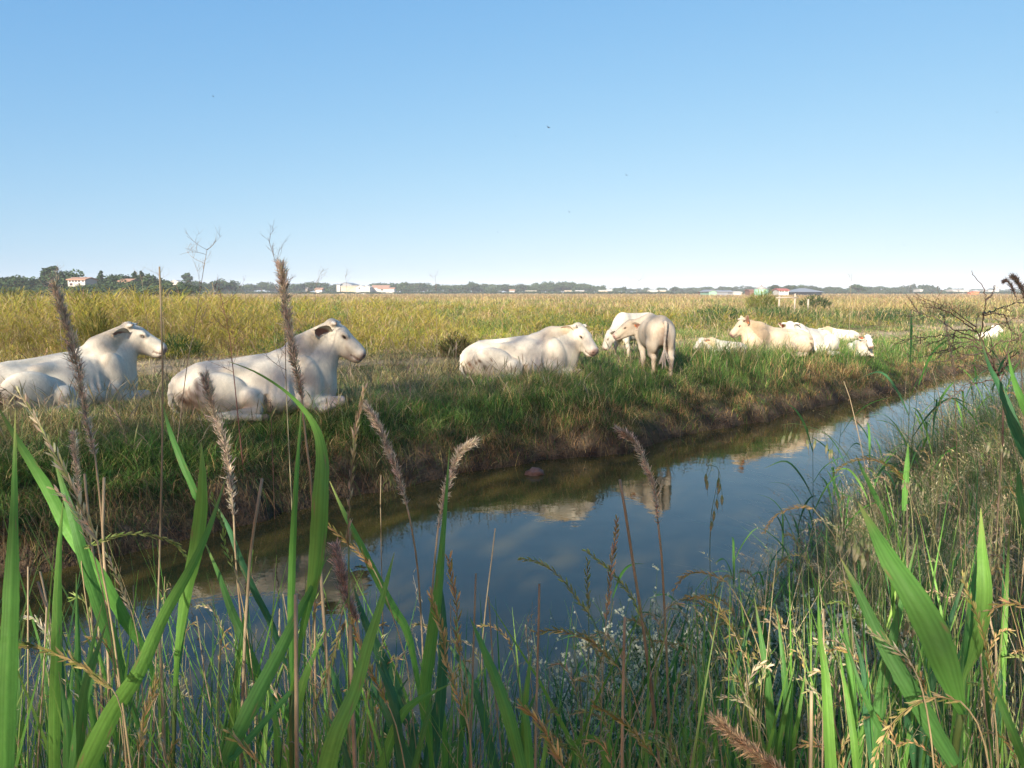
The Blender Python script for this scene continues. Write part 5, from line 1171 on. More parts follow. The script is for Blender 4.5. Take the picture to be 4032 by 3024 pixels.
# ---- young reed plants along the water's edge: three kinds, copied
protos = []
for k in range(4):
    root = empty('young_reed', (0, 0, 0)); h = .75 + .18 * k
    a = Acc(); S = spline([(0, 0, 0), (.02, 0, h * .5), (.05, .01, h)], 12); tube(a, S, np.linspace(.0035, .0012, 12), 6, (.10, .16, .05)); a.build('stem', M_leaf, root)
    for i in range(7):
        f = .25 + .11 * i; p = S[int(f * 11)]; an = i * 2.6 + k; L = rng.uniform(.26, .42); d = np.array([math.cos(an), math.sin(an), 0])
        pts = [p, p + d * L * .25 + (0, 0, L * .45), p + d * L * .55 + (0, 0, L * .72), p + d * L * .95 + (0, 0, L * rng.uniform(.55, .95))]
        leaf_mesh(pts, [.006, .016, .014, .001], GL[(i + k) % 4], tw=rng.normal(0, .5), n=12).build('leaf', M_leaf, root)
    protos.append(root)
def place_young(px, py, i, s=1.0, z=.25):
    p = onz(px, py, z); o = protos[i % 4] if i < 4 else copy_tree(protos[i % 4])
    g = to_ground(p); o.location = tuple(g + np.array([0, 0, .0])); o.rotation_euler = (0, 0, rng.uniform(0, 6.28)); o.scale = (s, s, s)
    tag(o, 'young green reed growing at the near water edge', 'reed', 'young reeds along the near water edge')
spots = [(2900, 2420), (3060, 2330), (3150, 2300), (3260, 2190), (3330, 2230), (3420, 2120), (3480, 2060), (3560, 2060), (3640, 1990), (3700, 1950), (3800, 1900), (3880, 1830), (3960, 1780), (3120, 2440), (3300, 2350), (3550, 2200), (3750, 2060), (3900, 1960), (2700, 2750), (2380, 2900), (2250, 3000), (3020, 2600), (3420, 2380), (3650, 2250), (2560, 2870), (3850, 2150), (3980, 2000), (3200, 2260), (3620, 2080), (3790, 1990)]
for i, (x, y) in enumerate(spots): place_young(x, y, i, rng.uniform(.85, 1.2) * (1 if y < 2500 else .75) * (1.25 if x > 3500 else 1))

# ---- dead branching herbs
def twig(acc, p, d, L, r, depth, curl, hue, base, bud=True):
    pts = [p]; dd = np.array(d, float); n = 6; bend = rng.normal(0, curl, 3)
    for i in range(n):
        dd = dd + bend / n + rng.normal(0, .10, 3); dd[2] += .05; dd /= np.linalg.norm(dd); pts.append(pts[-1] + dd * L / n)
    P = np.array(pts); tube(acc, P - base, np.linspace(r, r * .5, n + 1), 4, hue, caps=True)
    if depth > 0:
        for i in range(rng.integers(2, 5)):
            j = rng.integers(1, n); s = rng.normal(0, 1, 3); s[2] = abs(s[2]) * .5 + .15; s[1] *= .7; dv = (P[j + 1] - P[j]); dv /= np.linalg.norm(dv)
            twig(acc, P[j], dv * .7 + s / np.linalg.norm(s) * .75, L * rng.uniform(.3, .6), r * .6, depth - 1, curl, hue, base, bud)
    elif bud: tube(acc, np.stack([P[-1] - base, P[-1] - base + dd * r * 6]), [r * 1.6, r * 1.3], 5, np.array(hue) * .8)
def herb(label, path, Y, r, nb, hue, L=(.25, .5), name='dead_herb', cat='dry weed', t0=.35, t1=1.0, depth=2, curl=.5, up=.5, pale=None, yfun=at, base=None):
    P = [yfun(px, py, Y) for px, py in path]
    if base is None: base = to_ground(P[0])
    P[0] = base
    root = empty(name, tuple(base)); tag(root, label, cat)
    S = spline(P, 30); a = Acc()
    cc = np.tile(np.array(hue), (30, 1))
    if pale is not None: f = np.clip(1 - np.linspace(0, 1, 30) * 2.2, 0, 1)[:, None]; cc = cc * (1 - f) + np.array(pale) * f
    tube(a, S - base, np.linspace(r, r * .3, 30), 6, cc); a.build('stem', M_twig, root)
    for i in range(nb):
        f = t0 + (t1 - t0) * (i + .5) / nb; j = min(28, int(f * 29)); an = rng.uniform(0, 6.28)
        s = np.array([math.cos(an), math.sin(an) * .6, up]); a = Acc()
        twig(a, S[j], s, rng.uniform(*L) * (1.15 - .6 * f), r * .38, depth, curl, hue, base); a.build('twig', M_twig, root)
BR = (.30, .24, .17)
herb('tall leafless branching weed rising above the horizon left of the second cow', [(690, 1700), (735, 1450), (760, 1320), (790, 1130), (812, 1000), (815, 980)], 8.6, .006, 10, BR, t0=.45, L=(.28, .55))
herb('tallest leafless weed with a pale yellow foot beside the second cow', [(1142, 1740), (1130, 1600), (1125, 1440), (1120, 1250), (1100, 1090), (1055, 935)], 8.4, .007, 11, (.24, .18, .13), L=(.32, .6), pale=(.52, .50, .26), t0=.3)
herb('reddish leafless weed in front of the second cow flank', [(950, 1630), (925, 1520), (915, 1430), (905, 1330), (880, 1210), (860, 1130)], 8.6, .0065, 12, (.20, .09, .07), L=(.3, .5), t0=.25)
herb('low dark dry weed between the first and second cows', [(1070, 1720), (1068, 1640), (1064, 1580)], 8.3, .006, 3, (.10, .06, .045), L=(.05, .1), t0=.5, depth=1)
for lab, path, Y in [('leafless weed on the skyline right of the tallest weed', [(1230, 1260), (1240, 1180), (1255, 1100), (1265, 1065)], 13), ('pale leafless weed on the skyline in front of the farm', [(1370, 1200), (1365, 1140), (1358, 1080)], 15),
                     ('faint leafless weed on the skyline right of the farm', [(1720, 1180), (1716, 1130), (1712, 1082)], 17), ('leafless weed on the skyline over the centre right trees', [(2500, 1190), (2508, 1140), (2520, 1100)], 19), ('leafless weed on the skyline left of the first tall weed', [(640, 1210), (636, 1130), (626, 1080)], 12),
                     ('leafless weed on the skyline above the white gabled house', [(590, 1200), (560, 1120), (540, 1080)], 14), ('small leafless weed against the sky at the far left', [(230, 1180), (225, 1120), (215, 1065)], 14),
                     ('lone dark weed standing in the meadow behind the hornless cow', [(3225, 1290), (3215, 1230), (3212, 1170)], 21), ('bent leafless weed on the skyline at right', [(3352, 1200), (3350, 1130), (3352, 1100)], 20),
                     ('thin reddish weed left of the dead bush', [(3580, 1290), (3585, 1220), (3586, 1120)], 16)]:
    herb(lab, path, Y, .0045, 5, BR, L=(.18, .38), t0=.45, depth=1)
# the dead bush at right
YB = 4.6; b0 = to_ground(at(3960, 1750, YB)); hueB = (.16, .11, .08)
root = empty('dead_bush', tuple(b0)); tag(root, 'dark leafless bush with long curved twigs at the right edge of the ditch', 'bush')
bush_paths = [[(3940, 1520), (3919, 1460), (3889, 1394), (3860, 1335), (3843, 1302), (3816, 1265), (3740, 1215), (3690, 1200), (3602, 1155)],
    [(3863, 1341), (3868, 1282), (3876, 1215), (3881, 1159), (3860, 1113), (3830, 1083), (3820, 1066)], [(3843, 1302), (3790, 1262), (3707, 1215), (3658, 1206), (3612, 1176)],
    [(3870, 1235), (3910, 1225), (3946, 1209), (4028, 1189)], [(3863, 1341), (3763, 1302), (3681, 1252), (3631, 1238), (3591, 1196)], [(3876, 1368), (3797, 1365), (3697, 1385), (3640, 1400)],
    [(3850, 1340), (3730, 1322), (3631, 1330), (3588, 1318)], [(3929, 1480), (3979, 1414), (4032, 1365)], [(3870, 1239), (3946, 1239), (3979, 1298), (4020, 1325)], [(3919, 1460), (3850, 1440), (3780, 1445), (3700, 1480)],
    [(3889, 1394), (3830, 1395), (3740, 1420), (3660, 1425)], [(3860, 1335), (3900, 1290), (3960, 1270), (4030, 1240)], [(3935, 1510), (3960, 1440), (3975, 1350), (3990, 1260)], [(3881, 1180), (3905, 1160), (3918, 1120)],
    [(3889, 1394), (3930, 1350), (3990, 1340), (4040, 1300)], [(3843, 1302), (3780, 1300), (3700, 1340), (3640, 1350)], [(3935, 1500), (3870, 1500), (3800, 1530), (3730, 1570)], [(3919, 1460), (3900, 1400), (3820, 1345), (3740, 1370), (3690, 1410)]]
for k, pth in enumerate(bush_paths):
    dy = rng.normal(0, .35); P = [at(x, y, YB + dy * i / len(pth)) for i, (x, y) in enumerate(pth)]
    if k == 0: P = [b0, at(3950, 1640, YB)] + P
    S = spline(P, 26); S += rng.normal(0, .004, S.shape); a = Acc(); r0 = .0075 if k == 0 else .0042
    tube(a, S - b0, np.linspace(r0, .0015, 26), 5, hueB)
    for q in range(0 if k in (1, 11, 13) else 4 if k else 2):
        j = rng.integers(8, 25); d = S[j] - S[j - 1]; d /= np.linalg.norm(d); sd2 = rng.normal(0, 1, 3); sd2[2] = -abs(sd2[2]) * .4
        twig(a, S[j], d * .8 + sd2 * .45, rng.uniform(.05, .18), .0022, 1, .6, hueB, b0)
    a.build('stem' if k == 0 else 'branch', M_twig, root)
# ================================================================== FAR TREES, FARMS, BIRDS
M_crown = mat_vcol('tree_foliage', .75, .15, transl=.15, var=.25, scale=.6)
M_bark = mat_flat('tree_bark', (.11, .085, .06), .9, .1, .2, 3)
def crown_mesh(kind, seed, nleaf=1500, s0=.022, s1=.050):
    r = np.random.default_rng(seed); a = Acc()
    # lobes inside a unit-high tree
    if kind == 'round': L = [((r.normal(0, .20), r.normal(0, .20), r.uniform(.34, .80)), r.uniform(.15, .26)) for _ in range(11)]
    elif kind == 'tall': L = [((r.normal(0, .07), r.normal(0, .07), z), .12 * (1.1 - abs(z - .5) * .9)) for z in np.linspace(.15, .92, 11)]
    elif kind == 'cone': L = [((r.normal(0, .03), r.normal(0, .03), z), .30 * (1.02 - z) + .03) for z in np.linspace(.12, .95, 12)]
    elif kind == 'flat': L = [((r.uniform(-.5, .5), r.uniform(-.4, .4), r.uniform(.62, .82)), r.uniform(.16, .22)) for _ in range(12)]
    else: L = [((r.uniform(-.6, .6), r.normal(0, .2), r.uniform(.2, .62)), r.uniform(.2, .34)) for _ in range(11)]
    n = nleaf; i = r.integers(0, len(L), n); c = np.array([L[k][0] for k in i]); R_ = np.array([L[k][1] for k in i])
    v = r.normal(0, 1, (n, 3)); v /= np.linalg.norm(v, axis=1)[:, None]; v[:, 2] *= .85
    P = c + v * (R_ * r.uniform(.55, 1.12, n))[:, None]; P[:, 2] = np.maximum(P[:, 2], .06)
    u = r.normal(0, 1, (n, 3)); u /= np.linalg.norm(u, axis=1)[:, None]; w = np.cross(u, v + r.normal(0, .5, (n, 3))); w /= np.linalg.norm(w, axis=1)[:, None]
    s = r.uniform(s0, s1, n)[:, None]
    V = np.stack([P - u * s, P - w * s * .8, P + u * s, P + w * s * .8], 1).reshape(-1, 3)
    lob = r.uniform(.75, 1.3, len(L))[i]; base = {'round': (.050, .085, .030), 'tall': (.038, .070, .026), 'cone': (.032, .060, .028), 'flat': (.040, .070, .028), 'bush': (.055, .090, .032)}[kind]
    C = np.array(base) * .85 * (lob * r.uniform(.7, 1.35, n))[:, None]
    a.add(V, np.arange(n * 4).reshape(-1, 4), None, np.repeat(C, 4, 0))
    return a.mesh('crown', M_crown, smooth=False)
def trunk_mesh(seed):
    r = np.random.default_rng(seed); a = Acc(); tube(a, spline([(0, 0, -.03), (.01, 0, .2), (.02, .01, .55)], 6), [.030, .024, .020, .018, .014, .006], 6)
    for k in range(4):
        an = r.uniform(0, 6.28); z = r.uniform(.2, .4); tube(a, spline([(.01, 0, z), (math.cos(an) * .10, math.sin(an) * .10, z + .12), (math.cos(an) * .22, math.sin(an) * .22, z + .3)], 5), [.014, .011, .008, .006, .003], 5)
    return a.mesh('trunk', M_bark)
CM = {k: [crown_mesh(k, s * 7 + 3) for s in range(n)] for k, n in [('round', 5), ('tall', 2), ('cone', 2), ('flat', 2), ('bush', 4)]}
TM = [trunk_mesh(s) for s in range(4)]
def tree(px, top, Y, kind, w, label, group=None, cat='tree', k=None):
    p = at(px, top, Y); g = FZ - .1; h = (p[2] - g) * 1.10
    root = empty('pine_tree' if kind in ('cone', 'flat') else ('bush' if kind == 'bush' else 'broadleaf_tree'), (p[0], Y, g), rng.uniform(0, 6.28)); root.scale = (h * w, h * w, h)
    tag(root, label, cat, group)
    ms = CM[kind]; o = bpy.data.objects.new('crown', ms[rng.integers(len(ms))]); link(o, root)
    if kind != 'bush': o = bpy.data.objects.new('trunk', TM[rng.integers(4)]); link(o, root)
    return root
# left cluster, nearest of the far trees
for px, top, kind, w, lab in [(188, 1058, 'tall', 1.5, 'tall dark twin-topped tree left of the white house'), (240, 1062, 'round', 1.1, 'pale round tree beside the tall dark one, left of the white house'),
                              (395, 1076, 'cone', .9, 'dark conifer right of the white house'), (350, 1088, 'round', 1.4, 'broad round tree just right of the white house'), (487, 1085, 'flat', 1.5, 'flat topped umbrella pine above the pink roofed house'),
                              (530, 1078, 'cone', .9, 'dark pointed tree right of the umbrella pine'), (556, 1076, 'cone', .8, 'second dark pointed tree right of the umbrella pine'), (590, 1080, 'round', 1.3, 'big round tree at the right end of the left cluster'),
                              (440, 1094, 'round', 1.3, 'low round tree left of the umbrella pine'), (55, 1086, 'round', 1.4, 'round tree near the left edge of the skyline'), (10, 1088, 'round', 1.3, 'round tree cut by the left edge of the skyline')]:
    tree(px, top, 250, kind, w, lab, 'trees round the white house')
for px in range(-60, 640, 27):
    if 268 < px < 336: continue
    tree(px + rng.normal(0, 6), rng.uniform(1084, 1100), 262 + rng.uniform(-6, 40), 'round', 1.3, 'dark round tree in the belt round the white house', 'trees in the belt round the white house')
for px in list(range(655, 900, 22)):
    tree(px + rng.normal(0, 5), rng.uniform(1096, 1116) if px > 700 else 1104, 420 + rng.uniform(0, 40), 'round', 1.25, 'dark tree in the belt right of the left cluster', 'trees right of the left cluster')
for px, tp in [(462, 1101), (500, 1108), (520, 1103), (655, 1106), (712, 1108)]: tree(px, tp, 233, 'round', 1.1, 'round tree partly hiding the houses in the left trees', 'trees before the left houses')
for px, top in [(724, 1084), (738, 1083)]: tree(px, top, 425, 'tall', 1.0, 'slender poplar on the skyline, one of a pair', 'pair of slender poplars')
for px in range(-80, 720, 26): tree(px + rng.normal(0, 5), rng.uniform(1119, 1127) - (8 if px > 345 else 0), 224 + rng.uniform(-6, 6), 'bush', 2.6, 'low green bush in front of the white house trees', 'low bushes before the left trees')
def belt(x0, x1, step, t0, t1, Y, w, label, group, kinds=('round', 'round', 'bush')):
    x = x0
    while x < x1:
        k = kinds[rng.integers(len(kinds))]
        tree(x, rng.uniform(t0, t1) - 3 + (4 if k == 'bush' else 0), Y * rng.uniform(.94, 1.08), k, w, label, group); x += step * rng.uniform(.6, 1.4)
belt(880, 1325, 26, 1113, 1124, 620, 1.7, 'small blue green tree left of the grey gabled farm', 'trees left of the farm')
belt(1400, 1560, 24, 1114, 1122, 680, 1.6, 'small blue green tree behind the farm sheds', 'trees behind the farm')
belt(1555, 2080, 20, 1114, 1130, 640, 1.8, 'small blue green tree between the farm and the wooded hill', 'trees right of the farm')
tree(1860, 1108, 600, 'round', 1.1, 'tallest tree between the farm and the wooded hill'); tree(1593, 1112, 560, 'round', 1.3, 'dark round tree just right of the farm')
for px in range(2080, 2372, 16):
    tp = np.interp(px, [2070, 2130, 2200, 2260, 2330, 2380], [1128, 1114, 1110, 1113, 1120, 1132]) + rng.normal(0, 2)
    tree(px, tp, 660 + rng.uniform(-30, 60), 'round', 1.25, 'tree in the wood on the low hill near the centre', 'wood on the low hill')
    tree(px + 8, tp + 9, 630, 'round', 1.3, 'tree in the wood on the low hill near the centre', 'wood on the low hill')
for px, tp in [(2370, 1126), (2455, 1128), (2425, 1134), (2657, 1127)]: tree(px, tp, 640, 'round', 1.25, 'separate round tree right of the wooded hill', 'separate trees right of the hill')
belt(2390, 2760, 22, 1133, 1140, 760, 1.8, 'low far tree between the hill wood and the green shed', 'low trees right of the hill')
belt(2740, 2990, 17, 1128, 1136, 720, 1.8, 'tree in the belt behind the green shed and silo', 'trees behind the silo')
belt(3035, 3260, 19, 1124, 1136, 560, 1.4, 'tree beside the silo and the red roofed house', 'trees beside the silo')
for px, tp, lab in [(3050, 1121, 'round tree right of the silo'), (3120, 1121, 'round tree right of the red roofed house'), (3382, 1118, 'broad crowned tree standing above the belt at right')]: tree(px, tp, 480, 'round', 1.5, lab)
belt(3245, 3560, 17, 1128, 1137, 600, 1.7, 'tree in the belt between the grey barn and the right wood', 'trees right of the grey barn')
for px in range(3555, 3700, 9):
    tree(px, np.interp(px, [3555, 3600, 3660, 3700], [1130, 1123, 1125, 1132]) + rng.normal(0, 1.5), 650 + rng.uniform(-20, 30), ['cone', 'round', 'tall'][rng.integers(3)], 1.1, 'tree in the dense dark wood at right', 'dense wood at right')
belt(3700, 4100, 20, 1139, 1144, 900, 1.9, 'low far tree among the white houses at right', 'low trees at far right')
for px, tp, lab in [(3736, 1131, 'single round tree by the white houses at right'), (3770, 1134, 'second round tree by the white houses at right'), (3900, 1133, 'tree left of the white tower')]: tree(px, tp, 860, 'round', 1.2, lab)
belt(700, 4100, 26, 1143, 1147, 520, 3.0, 'low hedge bush along the far edge of the meadow', 'hedge bushes along the far meadow edge', kinds=('bush',))

MW = mat_flat('white_render', (.46, .44, .40), .85, .2, .06); MWs = mat_flat('stone_wall', (.50, .42, .32), .9, .2, .12)
MT = mat_flat('clay_tiles', (.36, .21, .14), .85, .2, .2, 2); MRed = mat_flat('red_roof', (.34, .10, .07), .6, .3, .08); MG = mat_flat('grey_sheet', (.20, .215, .23), .5, .4, .1)
MGr = mat_flat('green_sheet', (.22, .40, .28), .5, .4, .1); MSil = mat_flat('silo_roof', (.26, .25, .23), .5, .5, .15); MDk = mat_flat('window_glass', (.03, .035, .04), .2, .6, .1)
MRu = mat_flat('rust_red_wall', (.20, .11, .08), .8, .2, .15); MOr = mat_flat('orange_paint', (.75, .20, .06), .5, .4, .1); MCr = mat_flat('cream_wall', (.45, .38, .27), .85, .2, .08)
def box(a, x0, x1, y0, y1, z0, z1):
    a.add([(x, y, z) for x in (x0, x1) for y in (y0, y1) for z in (z0, z1)], [(0, 1, 3, 2), (4, 6, 7, 5), (0, 4, 5, 1), (2, 3, 7, 6), (0, 2, 6, 4), (1, 5, 7, 3)])
def house(name, label, cat, x0, x1, yr, ye, Y, wm, rm, roof='ridge', wins=(), dep=8, group=None, door=None):
    """pixel extents; the roof's ridge runs left-right ('ridge'), towards us ('gable'), or is hipped"""
    A = at(x0, ye, Y); B = at(x1, ye, Y); zt = at(x0, yr, Y)[2]; ze = A[2]; z0 = FZ - .1; W = B[0] - A[0]; s = Y / FPX
    root = empty(name, ((A[0] + B[0]) / 2, Y, z0)); tag(root, label, cat, group); hw = W / 2; hz = ze - z0; rz = zt - z0; o = .35
    a = Acc(); box(a, -hw, hw, 0, dep, 0, hz)
    if roof == 'gable': a.add([(-hw, .0, hz), (hw, .0, hz), (0, .0, rz - .1), (-hw, dep, hz), (hw, dep, hz), (0, dep, rz - .1)], None, [(0, 1, 2), (3, 5, 4)])
    if roof == 'ridge': a.add([(-hw, 0, hz), (-hw, dep, hz), (-hw, dep / 2, rz - .1), (hw, 0, hz), (hw, dep, hz), (hw, dep / 2, rz - .1)], None, [(0, 2, 1), (3, 4, 5)])
    a.build('wall', wm, root, smooth=False)
    r = Acc(); th = .25
    if roof == 'gable':
        for k in (-1, 1):
            q = [(k * (hw + o), -o, hz - .15), (0, -o, rz), (0, dep + o, rz), (k * (hw + o), dep + o, hz - .15)]
            r.add(q + [(x, y, z + th) for x, y, z in q], [(0, 1, 2, 3), (4, 7, 6, 5), (0, 4, 5, 1), (2, 6, 7, 3), (0, 3, 7, 4)])
    elif roof == 'hip':
        q = [(-hw - 1, -1, hz), (hw + 1, -1, hz), (hw + 1, dep + 1, hz), (-hw - 1, dep + 1, hz)]; i = hw * .80
        r.add(q + [(-hw + i, dep / 2, rz), (hw - i, dep / 2, rz)], [(0, 1, 5, 4), (2, 3, 4, 5), (0, 3, 2, 1)], [(1, 2, 5), (3, 0, 4)])
    else:
        for k in (0, 1):
            y0 = -o if k == 0 else dep + o
            q = [(-hw - o, y0, hz - .15), (hw + o, y0, hz - .15), (hw + o, dep / 2, rz), (-hw - o, dep / 2, rz)]
            r.add(q + [(x, y, z + th) for x, y, z in q], [(0, 1, 2, 3), (4, 7, 6, 5), (0, 4, 5, 1), (1, 5, 6, 2), (3, 7, 4, 0)])
    r.build('roof', rm, root, smooth=False)
    cx = (A[0] + B[0]) / 2
    for (wx0, wx1, wy0, wy1) in wins:
        P0 = at(wx0, wy1, Y); P1 = at(wx1, wy0, Y)
        w = Acc(); box(w, P0[0] - cx, P1[0] - cx, -.08, .05, P0[2] - z0, P1[2] - z0); w.build('window', MDk, root, smooth=False)
    return root
house('house', 'white two storey house with a tiled roof in the left trees', 'house', 266, 334, 1094, 1101, 238, MW, MT, wins=[(272, 278, 1104, 1110), (284, 290, 1104, 1110), (296, 302, 1104, 1110), (308, 314, 1104, 1110), (324, 329, 1104, 1110), (275, 285, 1115, 1124), (310, 316, 1115, 1122)], dep=7)
house('house', 'low house with a pinkish tiled roof under the umbrella pine', 'house', 468, 512, 1100, 1107, 240, MCr, MT, wins=[(480, 486, 1108, 1112)], dep=6)
house('house', 'long pale stone outbuilding at the foot of the left trees', 'outbuilding', 450, 512, 1117, 1120, 235, MWs, MT, dep=5)
house('house', 'white gabled house right of the left trees', 'house', 668, 706, 1104, 1112, 380, MW, MW, 'gable', wins=[(680, 686, 1112, 1116)], dep=8)
house('barn', 'large grey gabled barn of the farm on the skyline', 'barn', 1330, 1384, 1113, 1121, 560, MG, MG, 'gable', dep=30)
house('farm_shed', 'white end building left of the grey gabled barn', 'shed', 1325, 1338, 1119, 1121, 545, MW, MG, dep=8)
house('farm_shed', 'long cream shed in front of the grey barn', 'shed', 1342, 1402, 1125, 1129, 540, MCr, MCr, dep=8)
house('farm_shed', 'white gabled shed right of the cream shed', 'shed', 1402, 1432, 1124, 1130, 540, MW, MW, 'gable', dep=10, wins=[(1412, 1418, 1132, 1138)])
house('farm_shed', 'second white gabled shed of the farm', 'shed', 1432, 1456, 1125, 1131, 535, MW, MW, 'gable', dep=10)
house('farm_shed', 'pink roofed long shed of the farm', 'shed', 1462, 1530, 1124, 1132, 545, MW, MT, dep=12)
house('farm_shed', 'low red roofed white shed at the right end of the farm', 'shed', 1487, 1552, 1133, 1137, 520, MW, MT, dep=8, wins=[(1500, 1508, 1139, 1144)])
house('house', 'tiny white house with a red roof left of the farm', 'house', 1240, 1268, 1134, 1139, 560, MW, MT, dep=8)
house('house', 'tiny white house far left of the farm', 'house', 1203, 1211, 1132, 1134, 600, MW, MW, dep=8)
house('house', 'tiny red roofed house left of the wooded hill', 'house', 2006, 2026, 1140, 1144, 620, MW, MT, dep=8)
house('farm_shed', 'low cream wall at the left foot of the wooded hill', 'shed', 2070, 2112, 1145, 1148, 560, MCr, MCr, dep=6)
for x0, x1, y, lab in [(2225, 2250, 1145, 'low yellowish building at the foot of the wooded hill'), (2268, 2300, 1145, 'second low building at the foot of the wooded hill'), (2360, 2410, 1144, 'long cream building right of the wooded hill'), (2392, 2410, 1139, 'small white building with a raised top right of the hill'), (2555, 2590, 1143, 'low white building in mid right skyline'), (2600, 2622, 1143, 'low cream building next to it in mid right skyline'),
                       (2888, 2920, 1150, 'long white building between the green shed and silo')]:
    house('farm_shed', lab, 'building', x0, x1, y - 1, y + 1, 590 if y < 1149 else 330, MCr if 'cream' in lab or 'yell' in lab else MW, MCr if 'yell' in lab else MW, dep=8)
house('farm_shed', 'pale green gabled shed on the skyline', 'shed', 2792, 2822, 1143, 1149, 300, MGr, MG, 'gable', dep=14)
house('farm_shed', 'long grey green open shed joined to the green gabled one', 'shed', 2822, 2886, 1145, 1149, 305, MG, MG, dep=10, wins=[(2868, 2872, 1150, 1156), (2876, 2880, 1150, 1156)])
house('farm_shed', 'rusty red low shed left of the green shed', 'shed', 2770, 2790, 1149, 1151, 310, MRu, MRu, dep=8)
house('farm_shed', 'rust red box shed left of the silo', 'shed', 2952, 2973, 1141, 1144, 300, MRu, MRu, dep=6)
house('house', 'white house with a bright red roof right of the silo', 'house', 3068, 3106, 1138, 1143, 300, MW, MRed, wins=[(3071, 3077, 1143, 1149), (3080, 3086, 1143, 1149), (3091, 3103, 1143, 1148)], dep=7)
house('barn', 'wide barn with a hipped grey roof', 'barn', 3142, 3236, 1134, 1150, 300, MDk, MG, 'hip', dep=16)
for x0, x1, y, m_, lab in [(3622, 3634, 1139, MW, 'small white house left of the white row at right'), (3752, 3775, 1141, MW, 'white house at the left of the far right row'), (3772, 3815, 1141, MW, 'long white house in the far right row'), (3838, 3862, 1144, MW, 'white house right of the orange container'), (3892, 3912, 1141, MW, 'white house left of the white tower')]:
    house('house', lab, 'house', x0, x1, y, y + 2, 620, m_, m_, dep=10)
house('container', 'long orange container in the far right field', 'container', 3823, 3842, 1153, 1154, 420, MOr, MOr, dep=3)
house('container', 'shorter orange container beside it', 'container', 3836, 3853, 1149, 1150, 430, MOr, MOr, dep=3)
house('tower', 'white square tower rising over the far right skyline', 'tower', 3921, 3935, 1124, 1126, 640, MW, MW, dep=3, wins=[(3926, 3930, 1130, 1133)])
# silo: round, green, with a conical roof and a cap
A = at(2987, 1138, 285); B = at(3043, 1138, 285); r_ = (B[0] - A[0]) / 2; z0 = FZ - .1; ht = A[2] - z0; top = at(3010, 1125, 285)[2] - z0
root = empty('silo', ((A[0] + B[0]) / 2, 290, z0)); tag(root, 'round pale green silo with a grey conical roof', 'silo')
a = Acc(); tube(a, [(0, 0, 0), (0, 0, ht * .33), (0, 0, ht * .66), (0, 0, ht)], r_, 32); a.build('tank', MGr, root)
a = Acc(); tube(a, [(0, 0, ht), (0, 0, top - .15), (0, 0, top)], [r_ * 1.06, r_ * .18, r_ * .12], 32); a.build('roof', MSil, root)
a = Acc(); tube(a, [(0, 0, top), (0, 0, top + .35)], r_ * .12, 12); tube(a, [(0, 0, top + .3), (0, 0, top + 1.1)], .05, 6); a.build('vent', MSil, root)
a = Acc()
for k in (-.25, .25): tube(a, [(r_ * 1.03, k, 0), (r_ * 1.03, k, ht + .3)], .05, 5)
for q in np.arange(.3, ht, .4): tube(a, [(r_ * 1.03, -.25, q), (r_ * 1.03, .25, q)], .03, 4)
a.build('ladder', MG, root)
# field fence
MWood = mat_flat('weathered_wood', (.36, .31, .25), .9, .1, .2, 8)
root0 = at(3070, 1172, 58); root = empty('fence', (root0[0], 58, FZ)); tag(root, 'short weathered rail fence in the meadow below the red roofed house', 'fence')
x1 = at(3136, 1172, 58)[0] - root0[0]; zr = root0[2] - FZ
a = Acc(); tube(a, [(-.3, 0, zr), (x1 + .1, 0, zr + .02)], .045, 6); a.build('rail', MWood, root)
for xx, h in ((0, zr + .1), (x1 - .08, at(3130, 1156, 58)[2] - FZ)): a = Acc(); tube(a, [(xx, .07, -.1), (xx, .07, h)], .07, 6); a.build('post', MWood, root)
p = at(3182, 1178, 56); a = Acc(); tube(a, [(0, 0, -.1), (.02, 0, p[2] - FZ)], [.08, .07], 6); o = a.build('fence_post', MWood, loc=(p[0], 56, FZ)); tag(o, 'single pale post in the meadow right of the rail fence', 'post')
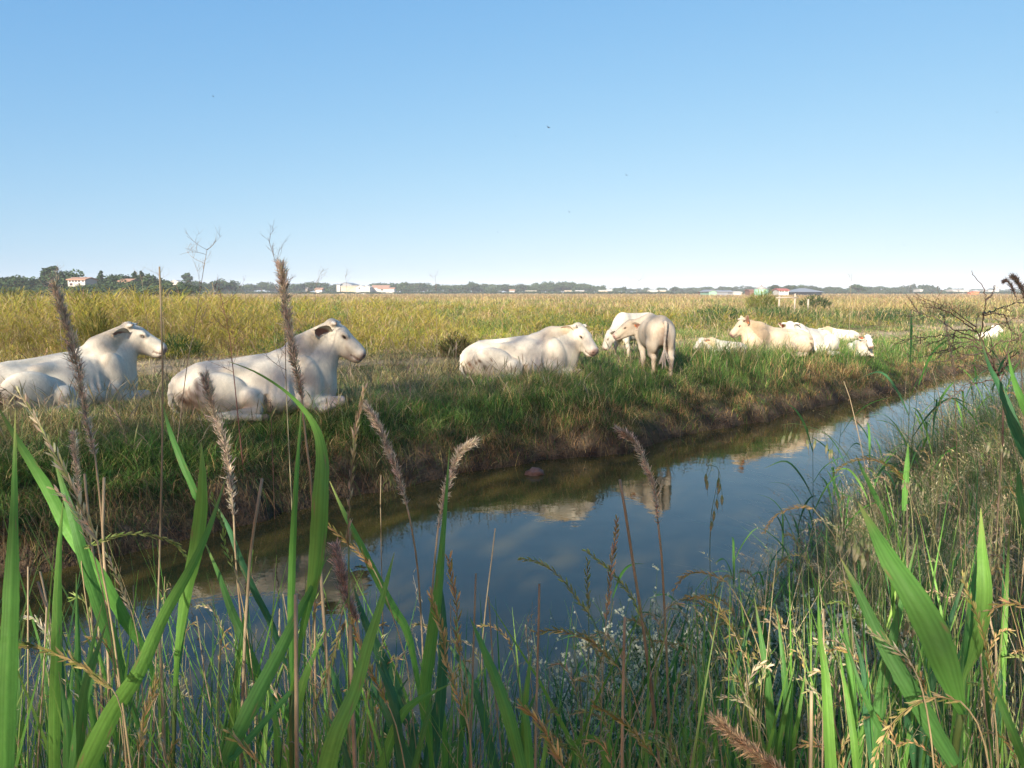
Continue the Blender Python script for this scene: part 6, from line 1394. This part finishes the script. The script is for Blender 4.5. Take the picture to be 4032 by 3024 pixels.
# birds
MB = mat_flat('bird_feathers', (.03, .03, .035), .8, .1, .1)
for px, py, Y, s, lab in [(2160, 502, 40, .16, 'small dark bird high in the sky near the centre, largest of all'), (2467, 690, 45, .13, 'small dark bird in the sky right of centre'), (2242, 835, 45, .11, 'tiny dark bird low in the sky near the centre'), (840, 380, 50, .12, 'tiny dark bird high in the sky at left'),
                          (3925, 442, 50, .13, 'tiny dark bird high in the sky at right'), (3560, 965, 50, .10, 'tiny dark bird low over the skyline at right'), (2030, 537, 55, .09, 'faint tiny bird just left below the largest one'), (1960, 915, 60, .10, 'faint tiny bird low in the sky left of centre')]:
    c = at(px, py, Y); a = Acc(); tube(a, [(-s * .5, 0, 0), (-s * .2, 0, .0), (s * .2, 0, 0), (s * .5, 0, 0.0)], [s * .03, s * .13, s * .12, s * .02], 6)
    for k in (-1, 1): a.add([(s * .2, 0, s * .05), (-s * .15, 0, s * .05), (-s * .25, k * s * .9, s * .35), (s * .05, k * s * .9, s * .35)], [(0, 1, 2, 3)])
    o = a.build('bird', MB, loc=tuple(c)); o.rotation_euler = (.4, 0, .7); tag(o, lab, 'bird')

# the row of trees behind the near bank that keeps the ditch in the shade
SH = [crown_mesh('round', 50 + i, 4300, .006, .010) for i in range(3)]
rng = np.random.default_rng(99)
for i, x in enumerate(np.arange(SHX0, SHX1, 4.6)):
    h = SHH * (1 + .10 * math.sin(i * 2.1)); root = empty('shade_tree', (x + rng.normal(0, .6), SHY + rng.normal(0, .8), FZ - .1), rng.uniform(0, 6.28)); root.scale = (h * .72, h * .72, h)
    tag(root, 'tall leafy tree behind the near bank, shading the ditch', 'tree', 'row of trees behind the near bank')
    link(bpy.data.objects.new('crown', SH[i % 3]), root); link(bpy.data.objects.new('trunk', TM[i % 4]), root)
# ---- the air: pale haze that fades the far trees
HAZE = 0.00030
m = bpy.data.materials.new('haze_air'); m.use_nodes = True; n = m.node_tree.nodes; l = m.node_tree.links; n.clear()
mo = n.new('ShaderNodeOutputMaterial'); pv = n.new('ShaderNodeVolumePrincipled'); pv.inputs['Color'].default_value = (.80, .88, 1.0, 1); pv.inputs['Density'].default_value = HAZE
pv.inputs['Anisotropy'].default_value = -0.2
l.new(pv.outputs[0], mo.inputs['Volume'])
a = Acc(); box(a, -1800, 1800, -900, 1800, -1.6, 24); o = a.build('haze', m, smooth=False); tag(o, kind='stuff')
